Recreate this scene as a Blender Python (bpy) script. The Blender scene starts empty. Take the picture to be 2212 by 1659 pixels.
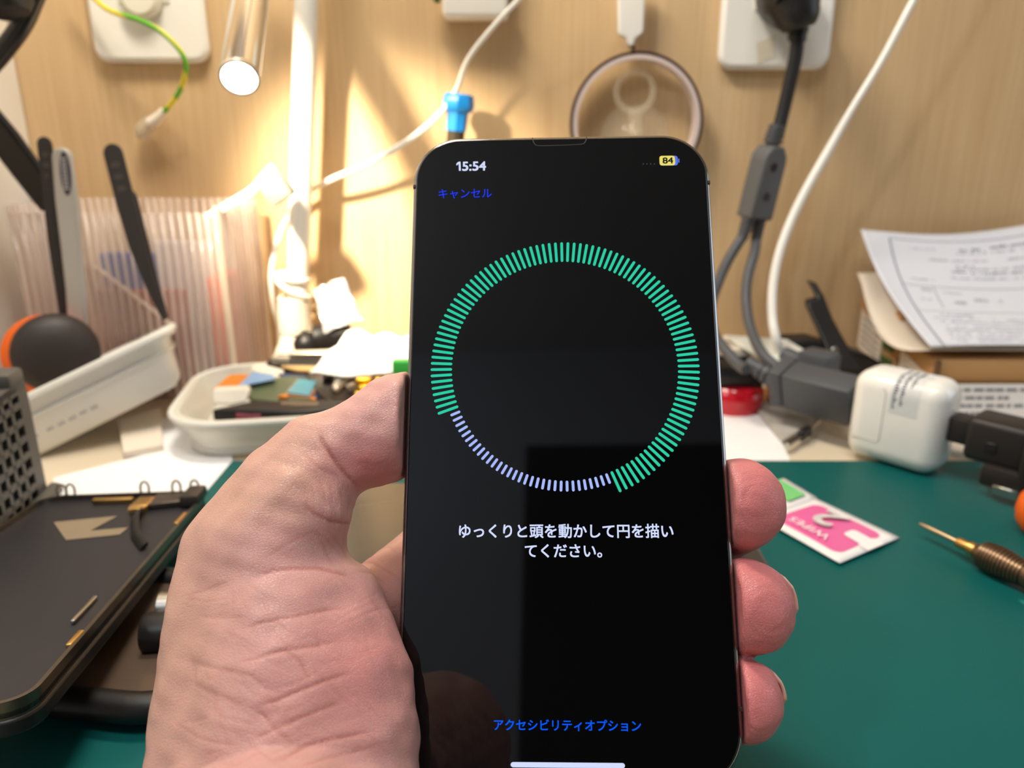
import bpy, bmesh, math, random
import numpy as np
from mathutils import Vector, Matrix
random.seed(7)

# ------------------------------------------------------------------ camera, world, lights, exposure
scene = bpy.context.scene
COL = scene.collection
F_PX, CX, CY = 1664.0, 1106.0, 829.5
PITCH = math.radians(18.0)
CAM = Vector((0.0, 0.0, 0.160))            # 160 mm above the desk top (z = 0)
WALL_Y = 0.524
cd = bpy.data.cameras.new('camera'); cam = bpy.data.objects.new('camera', cd); COL.objects.link(cam)
cam.location = CAM; cam.rotation_euler = (math.pi / 2 - PITCH, 0, 0)
cd.sensor_width = 36.0; cd.lens = 36.0 * F_PX / 2212.0
cd.clip_start = 0.005; cd.clip_end = 20
cd.dof.use_dof = True; cd.dof.focus_distance = 0.170; cd.dof.aperture_fstop = 15.0
scene.camera = cam
vs = scene.view_settings
vs.view_transform = 'Standard'; vs.look = 'None'; vs.gamma = 1.0; vs.exposure = 0.0; vs.use_curve_mapping = False
scene.cycles.max_bounces = 10; scene.cycles.transparent_max_bounces = 24
scene.cycles.caustics_reflective = False; scene.cycles.caustics_refractive = False

FW = Vector((0, math.cos(PITCH), -math.sin(PITCH)))
UP = Vector((0, math.sin(PITCH), math.cos(PITCH)))
RT = Vector((1, 0, 0))

def ray(px, py): return FW + RT * ((px - CX) / F_PX) + UP * ((CY - py) / F_PX)
def at(px, py, z): return CAM + ray(px, py) * z                      # z: metres along the lens axis
def wal(px, py, off=0.0):                                            # point on the back wall, off metres in front of it
    d = ray(px, py); return CAM + d * ((WALL_Y - off) / d.y)
def aty(px, py, Y): d = ray(px, py); return CAM + d * (Y / d.y)
def dsk(px, py, h=0.0): d = ray(px, py); return CAM + d * ((h - CAM.z) / d.z)

world = bpy.data.worlds.new('world'); scene.world = world; world.use_nodes = True
world.node_tree.nodes['Background'].inputs[0].default_value = (0.80, 0.90, 1.0, 1)
world.node_tree.nodes['Background'].inputs[1].default_value = 0.10

def aim(o, loc, target):
    o.location = loc
    o.rotation_euler = (Vector(target) - Vector(loc)).to_track_quat('-Z', 'Y').to_euler()

def area(name, loc, target, sx, sy, power, col):
    l = bpy.data.lights.new(name, 'AREA'); l.shape = 'RECTANGLE'; l.size = sx; l.size_y = sy
    l.energy = power; l.color = col
    o = bpy.data.objects.new(name, l); COL.objects.link(o); aim(o, loc, target); return o

area('ceiling_light', (-0.10, -0.06, 1.25), (0.0, 0.16, 0.05), 0.60, 0.24, 7.6, (1.0, 0.95, 0.90))
area('cool_side_light', (1.575, 0.30, 0.52), (0.0, 0.30, 0.45), 0.90, 0.80, 5.0, (0.74, 0.87, 1.0))  # cool area light added for the blue-white glint on the phone's right edge
rl_ = bpy.data.lights.new('rear_wall_fill', 'POINT'); rl_.energy = 21.0; rl_.color = (0.90, 0.95, 1.0); rl_.shadow_soft_size = 0.06  # unseen fill lamp, added to brighten the rear wall mirrored in the screen
ro_ = bpy.data.objects.new('rear_wall_fill', rl_); COL.objects.link(ro_); ro_.location = (-0.95, -0.75, 1.30)
area('desk_lamp_light', (-0.12, 0.35, 0.52), (-0.03, 0.50, 0.0), 0.16, 0.05, 2.1, (1.0, 0.90, 0.74))
sl = bpy.data.lights.new('lamp_beam', 'SPOT'); sl.energy = 25.0; sl.color = (1.0, 0.84, 0.60)
sl.spot_size = math.radians(46); sl.spot_blend = 1.0; sl.shadow_soft_size = 0.012
so = bpy.data.objects.new('lamp_beam', sl); COL.objects.link(so)
aim(so, (-0.200, 0.290, 0.300), (-0.066, 0.524, 0.075))

# ------------------------------------------------------------------ helpers
def lin(c):
    c = c / 255.0
    return c / 12.92 if c <= 0.04045 else ((c + 0.055) / 1.055) ** 2.4
def rgb(r, g, b): return (lin(r), lin(g), lin(b), 1.0)

MATS = {}
def mat(name, col, rough=0.5, metal=0.0, var=0.06, scale=60.0, stretch=(1, 1, 1), bump=0.0, alpha=1.0,
        emit=0.0, spec=0.5, coat=0.0, sss=0.0, trans=0.0, ior=1.45):
    if name in MATS: return MATS[name]
    m = bpy.data.materials.new(name); m.use_nodes = True
    nt = m.node_tree; b = nt.nodes['Principled BSDF']
    tc = nt.nodes.new('ShaderNodeTexCoord'); mp = nt.nodes.new('ShaderNodeMapping'); mp.inputs['Scale'].default_value = stretch
    nz = nt.nodes.new('ShaderNodeTexNoise'); nz.inputs['Scale'].default_value = scale; nz.inputs['Detail'].default_value = 4
    nt.links.new(tc.outputs['Object'], mp.inputs[0]); nt.links.new(mp.outputs[0], nz.inputs['Vector'])
    mx = nt.nodes.new('ShaderNodeMix'); mx.data_type = 'RGBA'
    mx.inputs['A'].default_value = tuple(min(1, x * (1 - var)) for x in col[:3]) + (1,)
    mx.inputs['B'].default_value = tuple(min(1, x * (1 + var)) for x in col[:3]) + (1,)
    nt.links.new(nz.outputs['Fac'], mx.inputs['Factor'])
    nt.links.new(mx.outputs['Result'], b.inputs['Base Color'])
    b.inputs['Roughness'].default_value = rough; b.inputs['Metallic'].default_value = metal
    b.inputs['Specular IOR Level'].default_value = spec; b.inputs['Alpha'].default_value = alpha
    b.inputs['Coat Weight'].default_value = coat; b.inputs['IOR'].default_value = ior
    b.inputs['Transmission Weight'].default_value = trans
    if sss:
        b.inputs['Subsurface Weight'].default_value = sss; b.inputs['Subsurface Scale'].default_value = 0.002
    if emit:
        b.inputs['Emission Color'].default_value = col; b.inputs['Emission Strength'].default_value = emit
        b.inputs['Base Color'].default_value = (0, 0, 0, 1)
        nt.links.remove(b.inputs['Base Color'].links[0]); b.inputs['Specular IOR Level'].default_value = 0.0
    if bump:
        bp = nt.nodes.new('ShaderNodeBump'); bp.inputs['Strength'].default_value = bump; bp.inputs['Distance'].default_value = 0.001
        nt.links.new(nz.outputs['Fac'], bp.inputs['Height']); nt.links.new(bp.outputs[0], b.inputs['Normal'])
    MATS[name] = m
    return m

class G:
    """collects shapes; build() links them as one mesh object"""
    def __init__(s): s.v = []; s.f = []
    def add(s, v, f):
        o = len(s.v); s.v += [Vector(p) for p in v]; s.f += [[i + o for i in q] for q in f]; return s
    def box(s, c, hx, hy, hz):
        c = Vector(c); hx, hy, hz = Vector(hx), Vector(hy), Vector(hz)
        v = [c + hx * a + hy * b + hz * d for a in (-1, 1) for b in (-1, 1) for d in (-1, 1)]
        return s.add(v, [(0, 1, 3, 2), (4, 6, 7, 5), (0, 4, 5, 1), (2, 3, 7, 6), (0, 2, 6, 4), (1, 5, 7, 3)])
    def rbox(s, M, size, r, seg=3):                                  # rounded box in the frame M
        bm = bmesh.new(); bmesh.ops.create_cube(bm, size=1.0)
        for v in bm.verts: v.co = Vector((v.co.x * size[0], v.co.y * size[1], v.co.z * size[2]))
        bmesh.ops.bevel(bm, geom=bm.edges[:], offset=min(r, min(size) * 0.499), segments=seg, profile=0.5, affect='EDGES', clamp_overlap=True)
        bm.verts.index_update()
        s.add([M @ v.co for v in bm.verts], [[v.index for v in f.verts] for f in bm.faces]); bm.free(); return s
    def tube(s, pts, r, n=12, sub=6, caps=True, flat=1.0):
        pts = [Vector(p) for p in pts]
        rs = list(r) if isinstance(r, (list, tuple)) else [r] * len(pts)
        P, R_ = [], []
        if sub > 1 and len(pts) > 2:
            for i in range(len(pts) - 1):
                p0, p1, p2, p3 = pts[max(i - 1, 0)], pts[i], pts[i + 1], pts[min(i + 2, len(pts) - 1)]
                for k in range(sub):
                    t = k / sub
                    P.append(0.5 * ((2 * p1) + (p2 - p0) * t + (2 * p0 - 5 * p1 + 4 * p2 - p3) * t * t + (3 * p1 - p0 - 3 * p2 + p3) * t ** 3))
                    R_.append(rs[i] * (1 - t) + rs[i + 1] * t)
            P.append(pts[-1]); R_.append(rs[-1])
        else: P, R_ = pts, rs
        t0 = (P[1] - P[0]).normalized()
        a = t0.orthogonal().normalized()
        v, f = [], []
        for i, p in enumerate(P):
            t = (P[min(i + 1, len(P) - 1)] - P[max(i - 1, 0)]).normalized()
            a = (a - t * a.dot(t)).normalized(); b = t.cross(a)
            for k in range(n):
                th = 2 * math.pi * k / n
                v.append(p + (a * math.cos(th) + b * math.sin(th) * flat) * R_[i])
        for i in range(len(P) - 1):
            for k in range(n):
                f.append((i * n + k, i * n + (k + 1) % n, (i + 1) * n + (k + 1) % n, (i + 1) * n + k))
        if caps:
            f.append(tuple(range(n))[::-1]); f.append(tuple(range((len(P) - 1) * n, len(P) * n)))
        return s.add(v, f)
    def lathe(s, prof, o, axis, n=32, closed=False):                 # prof: (radius, height along axis)
        o = Vector(o); t = Vector(axis).normalized(); a = t.orthogonal().normalized(); b = t.cross(a)
        v, f = [], []
        for r, h in prof:
            for k in range(n):
                th = 2 * math.pi * k / n
                v.append(o + t * h + (a * math.cos(th) + b * math.sin(th)) * max(r, 1e-6))
        m = len(prof)
        for i in range(m if closed else m - 1):
            j = (i + 1) % m
            for k in range(n): f.append((i * n + k, i * n + (k + 1) % n, j * n + (k + 1) % n, j * n + k))
        if not closed: f.append(tuple(range(n))[::-1]); f.append(tuple(range((m - 1) * n, m * n)))
        return s.add(v, f)
    def prism(s, poly, depth):                                       # poly: 3d points of one face; depth: vector
        n = len(poly); d = Vector(depth); p = [Vector(q) for q in poly]
        return s.add(p + [q + d for q in p], [tuple(range(n)), tuple(range(n, 2 * n))[::-1]] +
                     [(i, i + n, (i + 1) % n + n, (i + 1) % n) for i in range(n)])
    def sheet(s, rows):                                              # rows of points
        n = len(rows[0]); v = [p for r in rows for p in r]
        return s.add(v, [(i * n + k, i * n + k + 1, (i + 1) * n + k + 1, (i + 1) * n + k) for i in range(len(rows) - 1) for k in range(n - 1)])
    def build(s, name, m, parent=None, smooth=40, bevel=0.0, solid=0.0, sub=0):
        me = bpy.data.meshes.new(name); org = ORG.get(parent.name, Vector()) if parent else None
        if parent is None:
            lo = [min(p[i] for p in s.v) for i in range(3)]; hi = [max(p[i] for p in s.v) for i in range(3)]
            org = Vector(((lo[0] + hi[0]) / 2, (lo[1] + hi[1]) / 2, lo[2]))
        me.from_pydata([p - org for p in s.v], [], s.f); me.validate()
        bm = bmesh.new(); bm.from_mesh(me); bmesh.ops.recalc_face_normals(bm, faces=bm.faces[:]); bm.to_mesh(me); bm.free()
        o = bpy.data.objects.new(name, me); COL.objects.link(o); ORG[o.name] = org
        if parent is None: o.location = org
        else: o.parent = parent
        me.materials.append(m)
        if solid:
            md = o.modifiers.new('solid', 'SOLIDIFY'); md.thickness = solid; md.offset = 0
        if bevel:
            md = o.modifiers.new('bevel', 'BEVEL'); md.width = bevel; md.segments = 2; md.limit_method = 'ANGLE'; md.angle_limit = math.radians(46)
        if sub:
            md = o.modifiers.new('sub', 'SUBSURF'); md.levels = sub; md.render_levels = sub
        if smooth:
            for p in me.polygons: p.use_smooth = True
            me.set_sharp_from_angle(angle=math.radians(smooth))
        return o
ORG = {}

def tag(o, label, cat, group=None, kind=None):
    o['label'] = label; o['category'] = cat
    if group: o['group'] = group
    if kind: o['kind'] = kind
    return o
def struct(o): o['kind'] = 'structure'; return o
def thing(name, label, cat, loc, group=None):
    o = bpy.data.objects.new(name, None); COL.objects.link(o); o.empty_display_size = 0.01
    o.location = loc; ORG[o.name] = Vector(loc)
    return tag(o, label, cat, group)
def frame(o, x, z=None, y=None):                                     # orthonormal frame: x first, then z (or y) as close as possible
    x = Vector(x).normalized()
    if z is not None:
        z = Vector(z); z = (z - x * z.dot(x)).normalized(); y = z.cross(x)
    else:
        y = Vector(y); y = (y - x * y.dot(x)).normalized(); z = x.cross(y)
    M = Matrix((x, y, z)).transposed().to_4x4(); M.translation = Vector(o); return M
def rrect(w, h, r, n=8):
    out = []
    for cx, cy, a0 in ((w / 2 - r, h / 2 - r, 0), (-w / 2 + r, h / 2 - r, 90), (-w / 2 + r, -h / 2 + r, 180), (w / 2 - r, -h / 2 + r, 270)):
        for k in range(n + 1):
            a = math.radians(a0 + 90 * k / n); out.append((cx + r * math.cos(a), cy + r * math.sin(a)))
    return out
def text(s, bold=0.0):                                               # -> vertices, faces of lettering, z = 0
    c = bpy.data.curves.new('lettering', 'FONT'); c.body = s; c.size = 1.0; c.offset = bold; c.resolution_u = 6
    o = bpy.data.objects.new('lettering', c); COL.objects.link(o)
    dg = bpy.context.evaluated_depsgraph_get(); me = bpy.data.meshes.new_from_object(o.evaluated_get(dg))
    v = [x.co.copy() for x in me.vertices]; f = [tuple(p.vertices) for p in me.polygons]
    bpy.data.objects.remove(o); bpy.data.curves.remove(c); bpy.data.meshes.remove(me)
    return v, f
def fit_text(g, s, M, box, bold=0.0):                                # lettering stretched into box = (x0, y0, x1, y1) of frame M
    if bold:                                                         # heavier strokes: the glyphs laid a hair apart
        w, h = (box[3] - box[1]) * bold, (box[3] - box[1]) * bold
        for dx, dy in ((-1, -1), (1, -1), (1, 1), (-1, 1)):
            fit_text(g, s, M, (box[0] + w + dx * w, box[1] + h + dy * h, box[2] - w + dx * w, box[3] - h + dy * h))
        return
    v, f = text(s)
    x0, x1 = min(p.x for p in v), max(p.x for p in v); y0, y1 = min(p.y for p in v), max(p.y for p in v)
    g.add([M @ Vector((box[0] + (p.x - x0) / (x1 - x0) * (box[2] - box[0]), box[1] + (p.y - y0) / (y1 - y0) * (box[3] - box[1]), 0)) for p in v], f)

X, Y, Z = Vector((1, 0, 0)), Vector((0, 1, 0)), Vector((0, 0, 1))

# ------------------------------------------------------------------ materials
def wood_mat():
    m = bpy.data.materials.new('laminate_wood'); m.use_nodes = True; nt = m.node_tree; b = nt.nodes['Principled BSDF']
    tc = nt.nodes.new('ShaderNodeTexCoord')
    def noise(sc, scale, det):
        mp = nt.nodes.new('ShaderNodeMapping'); mp.inputs['Scale'].default_value = sc
        nz = nt.nodes.new('ShaderNodeTexNoise'); nz.inputs['Scale'].default_value = scale; nz.inputs['Detail'].default_value = det
        nt.links.new(tc.outputs['Object'], mp.inputs[0]); nt.links.new(mp.outputs[0], nz.inputs['Vector']); return nz
    fine = noise((260, 1, 6), 1.6, 4); broad = noise((24, 1, 1.2), 1.0, 3)
    add = nt.nodes.new('ShaderNodeMath'); add.operation = 'MULTIPLY_ADD'; add.inputs[1].default_value = 0.55
    nt.links.new(fine.outputs['Fac'], add.inputs[0]); 
    ml = nt.nodes.new('ShaderNodeMath'); ml.operation = 'MULTIPLY'; ml.inputs[1].default_value = 0.45
    nt.links.new(broad.outputs['Fac'], ml.inputs[0]); nt.links.new(ml.outputs[0], add.inputs[2])
    cr = nt.nodes.new('ShaderNodeValToRGB'); e = cr.color_ramp.elements
    e[0].position = 0.30; e[0].color = rgb(192, 159, 117); e[1].position = 0.72; e[1].color = rgb(215, 186, 145)
    nt.links.new(add.outputs[0], cr.inputs[0]); nt.links.new(cr.outputs[0], b.inputs['Base Color'])
    b.inputs['Roughness'].default_value = 0.48; b.inputs['Specular IOR Level'].default_value = 0.3
    return m
M_wood = wood_mat()
M_wall = mat('wall_paint', rgb(228, 222, 212), 0.6, bump=0.1, scale=30)
M_white = mat('white_plastic', rgb(232, 229, 222), 0.28, var=0.02)
M_ivory = mat('ivory_plastic', rgb(224, 218, 204), 0.3, var=0.03)
M_black = mat('black_plastic', rgb(26, 24, 24), 0.42, var=0.1)
M_dark = mat('dark_matte', rgb(40, 37, 37), 0.6, var=0.1)
M_gray = mat('grey_rubber', rgb(74, 76, 80), 0.5, var=0.06)
M_chrome = mat('chrome', rgb(205, 208, 212), 0.09, 1.0, var=0.02)
M_steel = mat('steel', rgb(180, 176, 168), 0.28, 1.0, var=0.05)
M_brass = mat('worn_brass', rgb(200, 160, 96), 0.35, 1.0, var=0.15)
M_gold = mat('gold', rgb(245, 190, 60), 0.25, 1.0, var=0.1)
M_desk = mat('desk_laminate', rgb(222, 208, 184), 0.35, var=0.05, scale=18)
M_paper = mat('paper', rgb(238, 238, 240), 0.75, var=0.015, bump=0.08, scale=40)
M_cream = mat('cream_paper', rgb(226, 214, 198), 0.75, var=0.02)
M_ink = mat('grey_ink', rgb(126, 130, 142), 0.8, var=0.1)
M_darkink = mat('dark_ink', rgb(62, 62, 74), 0.8, var=0.1)
M_card = mat('cardboard', rgb(182, 140, 92), 0.8, var=0.08, scale=25, bump=0.1)
M_carddark = mat('cardboard_edge', rgb(110, 82, 56), 0.85, var=0.08)
M_green = mat('printed_green', rgb(70, 100, 44), 0.7, var=0.1)
M_orange = mat('orange_plastic', rgb(238, 104, 22), 0.4, var=0.04)
M_milky = mat('milky_plastic', rgb(238, 238, 232), 0.3, var=0.03, alpha=0.72)
M_clear = mat('clear_plastic', rgb(240, 232, 224), 0.12, var=0.02, alpha=0.24, spec=0.7)

# ------------------------------------------------------------------ room
g = G(); g.box((0, WALL_Y + 0.01, 0.55), (0.75, 0, 0), (0, 0.01, 0), (0, 0, 0.75)); struct(g.build('wall_back', M_wood, smooth=0))
XL = wal(80, 370).x
g = G(); g.box((XL - 0.011, 0.30, 0.55), (0.01, 0, 0), (0, 0.223, 0), (0, 0, 0.75)); struct(g.build('wall_left', M_wall, smooth=0))
g = G(); g.box((0, -0.4, -0.76), (1.6, 0, 0), (0, 1.2, 0), (0, 0, 0.01)); struct(g.build('floor', mat('floor_vinyl', rgb(96, 86, 76), 0.5, scale=8), smooth=0))
g = G(); g.box((0, -0.4, 1.80), (1.6, 0, 0), (0, 1.2, 0), (0, 0, 0.01)); struct(g.build('ceiling', mat('ceiling_board', rgb(196, 194, 190), 0.8), smooth=0))
g = G(); g.box((0, -1.45, 0.52), (1.6, 0, 0), (0, 0.01, 0), (0, 0, 1.27)); struct(g.build('wall_rear', mat('rear_wall_paint', rgb(190, 196, 206), 0.7), smooth=0))
g = G(); g.box((0.54, -1.435, 0.30), (0.63, 0, 0), (0, 0.004, 0), (0, 0, 1.09)); d = struct(g.build('dark_panel_1', mat('dark_panel_face', rgb(30, 28, 28), 0.6), smooth=0))  # dark panel added behind the camera to darken part of the screen reflection
g = G(); g.lathe([(0.004, 0), (0.022, 0.03), (0.026, 0.045), (0.012, 0.055)], (0.00, -1.431, 0.25), (0, 1, 0), 16); g.build('panel_knob', M_steel, d)  # knob on the added dark panel

g = G(); g.box((1.605, -0.4, 0.52), (0.01, 0, 0), (0, 1.2, 0), (0, 0, 1.27)); struct(g.build('wall_right', M_wall, smooth=0))
g = G()
for a_, b_, c_, d_ in ((-.19, .52, .025, .45), (.79, .52, .025, .45), (.30, .95, .515, .025), (.30, .09, .515, .025), (.30, .52, .012, .43)):
    g.box((1.585, a_, b_), (.010, 0, 0), (0, c_, 0), (0, 0, d_))
struct(g.build('side_light_frame_1', M_white, smooth=0))  # made-up frame set round the added cool side light
desk = thing('desk', 'cream laminate desk top under the clutter along the wood wall', 'desk', (0, 0.21, -0.025))
g = G(); g.rbox(Matrix.Translation((0.1, 0.2065, -0.013)), (1.15, 0.63, 0.024), 0.003); g.build('desk_top', M_desk, desk)
for sx in (-0.42, 0.62):
    for sy in (-0.06, 0.47):
        g = G(); g.rbox(Matrix.Translation((sx, sy, -0.387)), (0.04, 0.04, 0.725), 0.003); g.build('leg', M_dark, desk)

def mat_mat():
    m = mat('cutting_mat_vinyl', rgb(8, 88, 86), 0.45, var=0.05, spec=0.28, scale=25, bump=0.04)
    nt = m.node_tree; b = nt.nodes['Principled BSDF']
    src = b.inputs['Base Color'].links[0].from_socket
    tc = nt.nodes.new('ShaderNodeTexCoord'); vo = nt.nodes.new('ShaderNodeTexVoronoi'); vo.inputs['Scale'].default_value = 34
    nz = nt.nodes.new('ShaderNodeTexNoise'); nz.inputs['Scale'].default_value = 300
    nt.links.new(tc.outputs['Object'], vo.inputs['Vector']); nt.links.new(tc.outputs['Object'], nz.inputs['Vector'])
    ad = nt.nodes.new('ShaderNodeMath'); ad.operation = 'MULTIPLY_ADD'; ad.inputs[1].default_value = 0.16
    nt.links.new(nz.outputs['Fac'], ad.inputs[0]); nt.links.new(vo.outputs['Distance'], ad.inputs[2])
    cr = nt.nodes.new('ShaderNodeValToRGB'); cr.color_ramp.elements[0].position = 0.12; cr.color_ramp.elements[1].position = 0.17
    cr.color_ramp.elements[0].color = (0.5, 0.5, 0.5, 1); cr.color_ramp.elements[1].color = (0, 0, 0, 1)
    nt.links.new(ad.outputs[0], cr.inputs[0])
    mx = nt.nodes.new('ShaderNodeMix'); mx.data_type = 'RGBA'; mx.inputs['B'].default_value = rgb(60, 150, 142)
    nt.links.new(cr.outputs[0], mx.inputs['Factor']); nt.links.new(src, mx.inputs['A']); nt.links.new(mx.outputs['Result'], b.inputs['Base Color'])
    return m
g = G(); g.rbox(Matrix.Translation((0.082, 0.212, 0.0)), (0.45, 0.30, 0.003), 0.0008)
tag(g.build('cutting_mat', mat_mat(), bevel=0), 'dark green vinyl cutting mat lying flat on the desk', 'cutting mat')
MAT = 0.0016

# ------------------------------------------------------------------ the phone in the hand
def rod(r):
    r = np.array(r); t = np.linalg.norm(r); k = r / t
    K = np.array([[0, -k[2], k[1]], [k[2], 0, -k[0]], [-k[1], k[0], 0]])
    return np.eye(3) + math.sin(t) * K + (1 - math.cos(t)) * K @ K
PR = rod((0.2244, 0.0323, 0.0026)); PT = np.array([11.71, -10.628, 172.454])     # pose in the lens frame, mm
PW, PH, PD = 71.5, 146.7, 7.65
def lens2world(p): return CAM + (RT * float(p[0]) + UP * float(p[1]) + FW * float(p[2])) * 0.001
def lvec(p): return RT * float(p[0]) + UP * float(p[1]) + FW * float(p[2])
PM = Matrix((lvec(PR[:, 0]), lvec(PR[:, 1]), -lvec(PR[:, 2]))).transposed().to_4x4()
PM.translation = lens2world(PT)                                      # phone frame: x right, y up, z out of the screen (metres)
PMI = PM.inverted()
def scr(px, py):                                                     # where a sight line meets the screen, in phone coordinates
    o = PMI @ CAM; d = PMI.to_3x3() @ ray(px, py); q = o + d * (-o.z / d.z); return q.x, q.y

phone = thing('smartphone', 'black smartphone held upright in the hand, screen showing a green ring of ticks', 'smartphone', PM @ Vector((0, -PH / 2000, -PD / 2000)))
mm = 0.001
def slab(g, w, h, r, z0, z1, n=10, cx=0, cy=0):
    g.prism([PM @ Vector((cx + x, cy + y, z0)) for x, y in rrect(w, h, r, n)], PM.to_3x3() @ Vector((0, 0, z1 - z0)))
M_frame = mat('graphite_steel', rgb(150, 149, 150), 0.14, 1.0, var=0.05)
g = G(); slab(g, PW * mm, PH * mm, 11.2 * mm, -PD * mm, -0.25 * mm, 14); fr = g.build('frame', M_frame, phone, bevel=0.0007)
M_glass = mat('black_glass', rgb(7, 7, 8), 0.03, var=0.0, spec=0.5, ior=1.5)
g = G(); slab(g, (PW - 1.5) * mm, (PH - 1.5) * mm, 10.5 * mm, -0.6 * mm, 0.0, 14); glass = g.build('screen', M_glass, phone, bevel=0.0003)
g = G(); slab(g, (PW - 1.0) * mm, (PH - 1.0) * mm, 10.8 * mm, -PD * mm - 0.0006, -PD * mm + 0.0002, 14); g.build('back_glass', mat('back_glass', rgb(40, 42, 46), 0.3), phone, bevel=0.0004)
g = G()                                                              # camera island on the back
slab(g, 0.030, 0.031, 0.007, -PD * mm - 0.0016, -PD * mm, 8, cx=PW * mm / 2 - 0.018, cy=PH * mm / 2 - 0.019); isl = g.build('camera_island', M_black, phone, bevel=0.0004)
for lx, ly in ((-0.007, 0.007), (-0.007, -0.007), (0.007, 0)):
    g = G(); c = PM @ Vector((PW * mm / 2 - 0.018 + lx, PH * mm / 2 - 0.019 + ly, -PD * mm - 0.001))
    g.lathe([(0.0055, 0), (0.0055, 0.002), (0.0045, 0.002), (0.004, 0.0015)], c, -(PM.to_3x3() @ Z), 20); g.build('lens', M_black, isl)
for sx, yy, hh in ((1, 18, 9), (-1, 40, 2.6), (-1, 27, 5), (-1, 14, 5)):
    g = G(); g.rbox(PM @ Matrix.Translation((sx * (PW / 2) * mm, yy * mm, -PD * mm / 2)), (0.0004, hh * 2 * mm, 0.0028), 0.00015); g.build('side_button', M_frame, phone)
for sx, yy in ((1, 60.5), (-1, 60.5), (1, -58), (-1, -58)):
    g = G(); g.rbox(PM @ Matrix.Translation((sx * (PW / 2 - 0.2) * mm, yy * mm, -PD * mm / 2 - 0.0001)), (0.0006, 0.0009, PD * mm * 0.97), 0.0001); g.build('antenna_band', M_dark, phone)
g = G()                                                              # earpiece notch outline at the top edge
a = [scr(*p) for p in ((1150, 297.5), (1153, 308), (1162, 315), (1200, 314.5), (1240, 313), (1260, 311), (1266, 303), (1267, 295))]
g.tube([PM @ Vector((x, y, 0.00002)) for x, y in a], 0.00012, 6, 4); g.build('earpiece_outline', mat('speaker_mesh', rgb(58, 58, 60), 0.5), glass)

ON = 0.00008
SM = PM @ Matrix.Translation((0, 0, ON))
def ebox(x0, y0, x1, y1):
    a = scr(x0, (y0 + y1) / 2); b = scr(x1, (y0 + y1) / 2); c = scr((x0 + x1) / 2, y1); d_ = scr((x0 + x1) / 2, y0)
    return (a[0], c[1], b[0], d_[1])
def lit(name, col): return mat('lit_' + name, col, emit=1.0, var=0)
L_green, L_lav, L_white = lit('green', rgb(46, 205, 164)), lit('lavender', rgb(168, 186, 250)), lit('white', rgb(212, 222, 255))
L_blue, L_azure, L_yellow, L_cell = lit('blue', rgb(34, 62, 250)), lit('azure', rgb(8, 92, 255)), lit('yellow', rgb(236, 222, 112)), lit('cell_blue', rgb(92, 122, 226))
cl, cr_, ct, cb = scr(930.5, 785), scr(1511, 785), scr(1221, 523.5), scr(1219, 1056.5)
RC = Vector(((cl[0] + cr_[0]) / 2, 0, 0)); RO = (cr_[0] - cl[0]) / 2; RC.y = ct[1] - RO
print('ring', RO, RC, 'bottom', cb)
RI = RO * 0.838; RW = RO * 0.917
NT = 128
gg, gw = G(), G()
def tick(gr, th, r0, r1, w):
    n = 6; pts = []
    for k in range(n + 1):
        a = math.pi * (0.5 - k / n); pts.append((r1 - w + w * math.cos(a), w * math.sin(a)))
    for k in range(n + 1):
        a = math.pi * (-0.5 - k / n); pts.append((r0 + w + w * math.cos(a), w * math.sin(a)))
    c, s_ = math.cos(th), math.sin(th)
    v = [SM @ Vector((RC.x + x * c - y * s_, RC.y + x * s_ + y * c, 0)) for x, y in pts]
    gr.add(v, [tuple(range(len(v)))])
def ang(px, py): x, y = scr(px, py); return math.degrees(math.atan2(y - RC.y, x - RC.x)) % 360
A0, A1 = ang(985.6, 895) - 1, ang(1313, 1028) + 1
print('white arc', A0, A1)
off = ang(1213.5, 540)
for k in range(NT):
    dg_ = (off + k * 360.0 / NT) % 360
    if A0 < dg_ < A1: tick(gw, math.radians(dg_), RI, RW, RO * 0.0098)
    else: tick(gg, math.radians(dg_), RI, RO, RO * 0.0104)
gg.build('green_tick_ring', L_green, glass, smooth=0)['label'] = 'lit green tick marks around the ring'
gw.build('white_tick_arc', L_lav, glass, smooth=0)['label'] = 'short pale lavender tick marks at the bottom of the ring'
for nm, s, bx, bold, m_ in (('cancel_text', 'キャンセル', (947.6, 408.5, 1062.5, 429), 0.006, L_blue),
                            ('options_text', 'アクセシビリティオプション', (1067, 1554.2, 1384.6, 1579), 0.012, L_azure)):
    g = G(); fit_text(g, s, SM, ebox(*bx), bold); g.build(nm, m_, glass, smooth=0)
g = G(); fit_text(g, '5:54', SM, ebox(998.5, 349, 1050, 369.3), 0.03)
g.add([SM @ Vector((*scr(*p), 0)) for p in ((990.6, 349.6), (994.9, 349.4), (995.6, 369.1), (991.3, 369.3), (990.8, 354.6), (986.0, 358.2), (985.8, 353.6))], [(0, 1, 2, 3, 4), (0, 4, 5, 6)])
g.build('clock_digits', L_white, glass, smooth=0)
g = G(); fit_text(g, 'ゆっくりと頭を動かして円を描い', SM, ebox(991.4, 1131.5, 1454.5, 1162.5), 0.018)
fit_text(g, 'てください。', SM, ebox(1133.5, 1175.5, 1300.5, 1204.5), 0.018); g.build('instruction_text', L_white, glass, smooth=0)
def flat(g, px0, py0, px1, py1, r, lift=0.0):
    b = ebox(px0, py0, px1, py1)
    g.add([SM @ Vector(((b[0] + b[2]) / 2 + x, (b[1] + b[3]) / 2 + y, lift)) for x, y in rrect(b[2] - b[0], b[3] - b[1], r, 5)], [tuple(range(24))])
g = G(); flat(g, 1103, 1647, 1350, 1658.5, 0.00055); g.build('home_bar', L_white, glass, smooth=0)
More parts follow.
